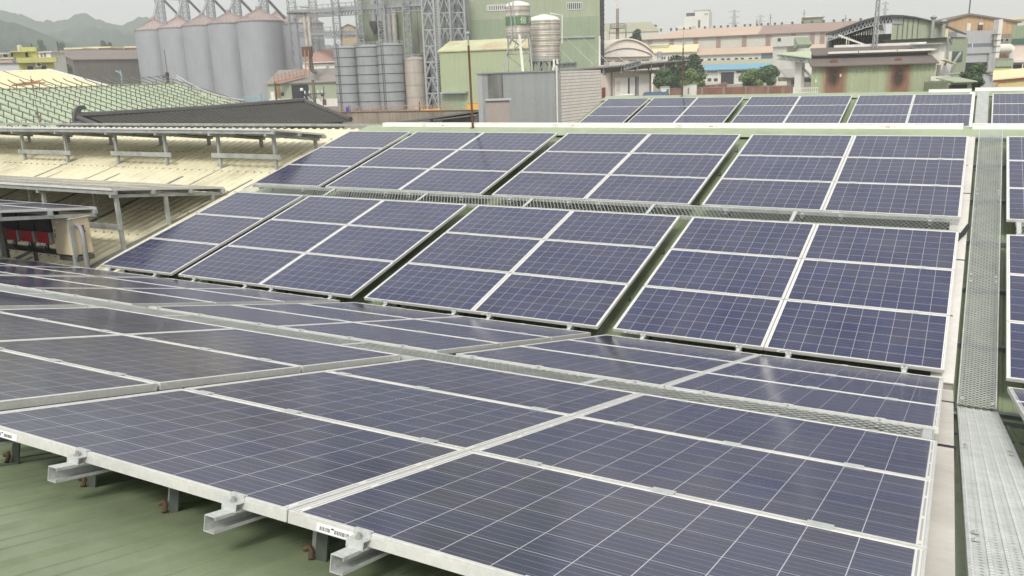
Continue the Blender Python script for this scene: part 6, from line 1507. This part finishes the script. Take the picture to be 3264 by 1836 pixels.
m = MB(); a, b = S.f(2672, 112, -.5), S.f(2757, 143, -.5); m.bar((a[0], -.5, a[1]), (b[0], -.5, b[1]), .22); S.part('white_strut', m, M_wht)
m = MB(); xa, xb = S.f(2645, 120)[0], S.f(2840, 120)[0]; m.box(xa, xb+3, 14, 14.3, 0, S.f(2740, 112, 14)[1]); S.part('rear_wall', m, M_lgrey); m = MB(); m.box(xa-.8, xa-.5, 2, 14, 0, S.f(2650, 118)[1]); S.part('side_wall', m, M_lgrey)
x0, x1, z0, z1 = S.rect(3010, 92, 3022, 132, -.8); m = MB(); m.box(x0, x1, -.9, -.6, z0, z1); S.part('yellow_panel', m, M_creamr)
for u, vt in ((2976, 55), (3010, 68)): xx, zt = S.f(u, vt, -1.2); m = MB(); m.tube([(xx, -1.2, zg), (xx, -1.2, zt)], .2, 10); m.lathe([(.2, -.3), (.42, 0), (0, .3)], 12, (xx, -1.2, zt)); S.part('flue_pipe', m, M_galv2)
x, z = S.f(2973, 131, -1.4); m = MB(); m.lathe([(0, -.5), (.5, -.2), (.5, .3), (0, .5)], 12, (x, -1.4, z)); m.box(x-1.2, x-.3, -1.2, -.6, z-.3, z+.3); S.part('fan', m, M_galv2)
# white end block of the rusty shed
S = Site('white_end_block', 2988, 94, 3030, 97, 220, 'white plaster end block with pipes right of the rusty shed', 'building')
S.wall(2990, 136, 3016, 310, 0, 3, M_wht); S.wall(3004, 164, 3028, 310, -.4, 0, M_wht); S.block(3003, 136, 3030, 140, -.4, 3, M_latt, 'coping')
for pts_ in ([(3021, 118), (3020, 190), (3012, 206)], [(3026, 120), (3034, 140)], [(2992, 265), (3004, 258), (3006, 240)], [(3008, 240), (3078, 232), (3200, 226)]):
    m = MB(); m.tube([Vector((S.f(u, v, -.7)[0], -.7, S.f(u, v, -.7)[1])) for u, v in pts_], .12, 8); S.part('pipe', m, M_brnr if pts_[0][0] == 2992 else M_galv2)
S.block(2992, 242, 3030, 256, -1.2, -.4, M_wht, 'box'); 
m = MB(); p1, p2 = S.f(3004, 189, -1), S.f(3040, 203, -1); m.bar((p1[0], -1, p1[1]), (p2[0], -1, p2[1]), .5, .12); S.part('awning', m, M_creamr)
S = Site('green_side_building', 3024, 104, 3078, 108, 180, 'tall narrow green building right of the white end block', 'building')
S.wall(3028, 119, 3077, 310, 0, 8, M_grn); S.block(3028, 118, 3078, 120, -.1, 8, M_lattd, 'roof'); S.block(3030, 164, 3068, 198, -.06, 0, mat('dark green sheet', C(92, 112, 96), .7, 0, .06), 'dark_panel')
m = MB(); a, b = S.f(3062, 168, -.4), S.f(3026, 222, -.4); m.bar((a[0], -.4, a[1]), (b[0], -.4, b[1]), .22); S.part('brace', m, M_latt)
S = Site('grey_factory_front', 3040, 150, 3190, 150, 150, 'light grey factory front with a ribbon window and dark gateway', 'factory')
S.wall(3042, 98, 3177, 310, 0, 12, M_lgrey); S.block(3078, 138, 3172, 152, -.08, 0, mat('grey ribbon glass', C(120, 130, 140), .3, 0, .15, .2), 'ribbon_window'); S.block(3099, 138, 3101, 152, -.14, -.08, M_wht, 'mullion')
S.block(3070, 199, 3150, 236, -.1, 0, M_open, 'gateway'); S.block(3150, 170, 3164, 232, -.5, 0, M_lgrey, 'pier'); S.block(3074, 150, 3172, 170, -.3, 0, M_lgrey, 'band')
S.block(3176, 62, 3188, 238, -1.2, .4, M_wht, 'white_duct')
for k in range(6): S.block(3174, 108+k*19, 3190, 109.5+k*19, -1.3, .5, M_brnr, 'duct_band')
S = Site('orange_gable_building', 3022, 175, 3248, 172, 80, 'orange brown sheet gable building behind the grey factory front', 'building')
M_orb = mat('weathered orange sheet', C(206, 168, 120), .7, 0, .12, .2, streak=.2, rib=.6, ribbump=.04, stain=C(186, 130, 90), stain_amt=.6, stain_scale=.25)
pk, pl_, pr_ = S.f(3089, 48), S.f(3024, 62), S.f(3244, 68); m = MB(); m.prism([(pl_[0], 0), (pr_[0], 0), (pr_[0], pr_[1]), pk, (pl_[0], pl_[1])], 'y', 0, 25); S.part('wall', m, M_orb)
m = MB(); m.prism([(pl_[0]-.6, pl_[1]-.3), pk, (pr_[0]+.6, pr_[1]-.3), (pr_[0]+.6, pr_[1]), (pk[0], pk[1]+.35), (pl_[0]-.6, pl_[1])], 'y', -.5, 25.5); S.part('roof', m, M_brnr)
for a, b, c_, d_, mm in ((3082, 74, 3094, 98, M_wht), (3118, 72, 3133, 96, M_rust), (3190, 68, 3206, 110, M_orb)): S.block(a, b, c_, d_, -.25, 0, mm, 'panel')
S.block(3120, 72, 3134, 79, -.3, 0, M_wht, 'panel'); S.block(3190, 108, 3225, 147, -.4, 0, M_conc, 'bay'); S.window(3186, 123, 3199, 134, -.4); S.window(3203, 122, 3216, 133, -.4)
m = MB(); x, z = pk; m.bar((x, .2, z), (x, .2, z+3.6), .2); m.bar((x, .2, z+3.4), (x+1.5, .2, z+3.1), .1); S.part('rod', m, M_lattd)
x, z = S.f(3190, 155, -2); m = MB(); m.tube([(x-1, -2, z), (x+1.6, -2, z), (x+2.4, -2, z-.6), (x+2.4, -2, z-7)], .9, 12); S.part('duct', m, M_wht)
S = Site('pink_green_building', 3230, 112, 3330, 110, 150, 'building at the right edge with green upper sheet and pale pink wall', 'building')
S.wall(3226, 140, 3330, 310, 0, 8, M_pinkp); S.block(3225, 80, 3330, 139, -.15, 8, M_grn2, 'upper_sheet'); S.block(3225, 122, 3330, 139, -.2, -.15, mat('deep green sheet', C(70, 118, 98), .6), 'band'); S.block(3225, 189, 3330, 198, -1.5, 0, M_wht, 'canopy'); S.block(3228, 205, 3330, 222, -.1, 0, M_lattd, 'opening')
S.block(3258, 190, 3262, 225, -1.3, -1.2, M_wht, 'post')
S = Site('green_fence_panel', 3170, 90, 3226, 89, 205, 'framed green corrugated screen behind the yellow roof', 'fence')
S.block(3172, 189, 3224, 212, 0, .1, M_grn, 'sheet'); S.block(3170, 212, 3223, 224, 0, .1, mat('dark teal sheet', C(84, 120, 106), .6), 'lower_sheet'); m = MB()
x0, x1, z0, z1 = S.rect(3170, 188, 3226, 240)
for x in (x0, x1): m.box(x-.06, x+.06, -.06, .06, 0, z1)
m.box(x0, x1, -.05, .05, z1-.05, z1+.05); S.part('frame', m, M_latt)
S = Site('yellow_roof_shed', 3165, 72, 3330, 70, 250, 'yellow walled shed with pale yellow roof and red brown eave stripe', 'shed')
M_yw = mat('yellow wall sheet', C(224, 202, 128), .6, 0, .05, .3, rib=.4, ribbump=.03)
x0, x1, z0, z1 = S.rect(3172, 256, 3330, 300); e0, e1 = S.f(3168, 257), S.f(3320, 243)
m = MB(); m.prism([(x0+.2, 0), (x1, 0), (x1, e1[1]), (x0+.2, e0[1])], 'y', .1, 6); S.part('wall', m, M_yw)
m = MB(); m.prism([(e0[0]-.05, e0[1]-.15), (e1[0], e1[1]-.15), (e1[0], e1[1]+.12), (e0[0]-.05, e0[1]+.12)], 'y', -.05, .05); S.part('eave_stripe', m, mat('red brown stripe', C(150, 76, 60), .6))
m = MB(); r0_, r1_ = S.f(3164, 226, 3), S.f(3330, 212, 3); m.add([(e0[0]-.1, -.1, e0[1]+.13), (e1[0], -.1, e1[1]+.13), (r1_[0], 4, r1_[1]), (r0_[0], 4, r0_[1]), (e0[0]-.1, -.1, e0[1]+.02), (e1[0], -.1, e1[1]+.02), (r1_[0], 4, r1_[1]-.1), (r0_[0], 4, r0_[1]-.1)], [(0, 1, 2, 3), (7, 6, 5, 4), (0, 4, 5, 1), (1, 5, 6, 2), (2, 6, 7, 3), (3, 7, 4, 0)]); S.part('roof', m, M_creamr)
S.block(3168, 218, 3230, 229, 4.1, 4.3, M_ylw, 'screen')
S = Site('small_green_shed', 3010, 86, 3110, 86, 255, 'low green roofed shed with dark opening under the spreading tree', 'shed')
S.wall(3020, 262, 3095, 320, 0, 5, M_wallg); S.block(3024, 270, 3082, 300, -.06, 0, M_open, 'opening'); p0, p1 = S.f(3030, 262), S.f(3106, 258); m = MB(); m.prism([(-.6, p0[1]-.05), (-.6, p0[1]+.05), (3, p0[1]+.40), (3, p0[1]+.30)], 'x', p0[0], p1[0]); S.part('roof', m, M_grn)
mast('lattice_mast', 2788, -20, 152, 98, 16, 26, .05, 'slender grey lattice mast in front of the arched roof hall', 'lattice tower', mt=M_latt, wtop=8, z0=ZG)
# far white roofs on the right skyline
S = Site('far_cream_hall', 3150, 420, 3330, 420, 60, 'far cream hall at the right skyline with roof vents', 'hall')
S.wall(3190, 62, 3330, 130, 0, 30, M_cream); S.block(3180, 55, 3330, 62, -1, 31, M_creamr, 'roof')

# ---------------------------------------------------------------- haze
m = MB(); m.box(-1900, 1300, -80, 2600, ZG-1.0, 330.0)
me = bpy.data.meshes.new('haze'); me.from_pydata(m.v, [], m.f); me.update()
hm = bpy.data.materials.new('haze air'); hm.use_nodes = True; t = hm.node_tree; t.nodes.clear()
ou = t.nodes.new('ShaderNodeOutputMaterial'); pv = t.nodes.new('ShaderNodeVolumePrincipled')
pv.inputs['Color'].default_value = (0.88, 0.92, 0.935, 1); pv.inputs['Density'].default_value = 0.00052; pv.inputs['Anisotropy'].default_value = 0.1
t.links.new(pv.outputs[0], ou.inputs['Volume']); me.materials.append(hm)
ho = bpy.data.objects.new('haze', me); COL.objects.link(ho); tag(ho, kind='stuff')
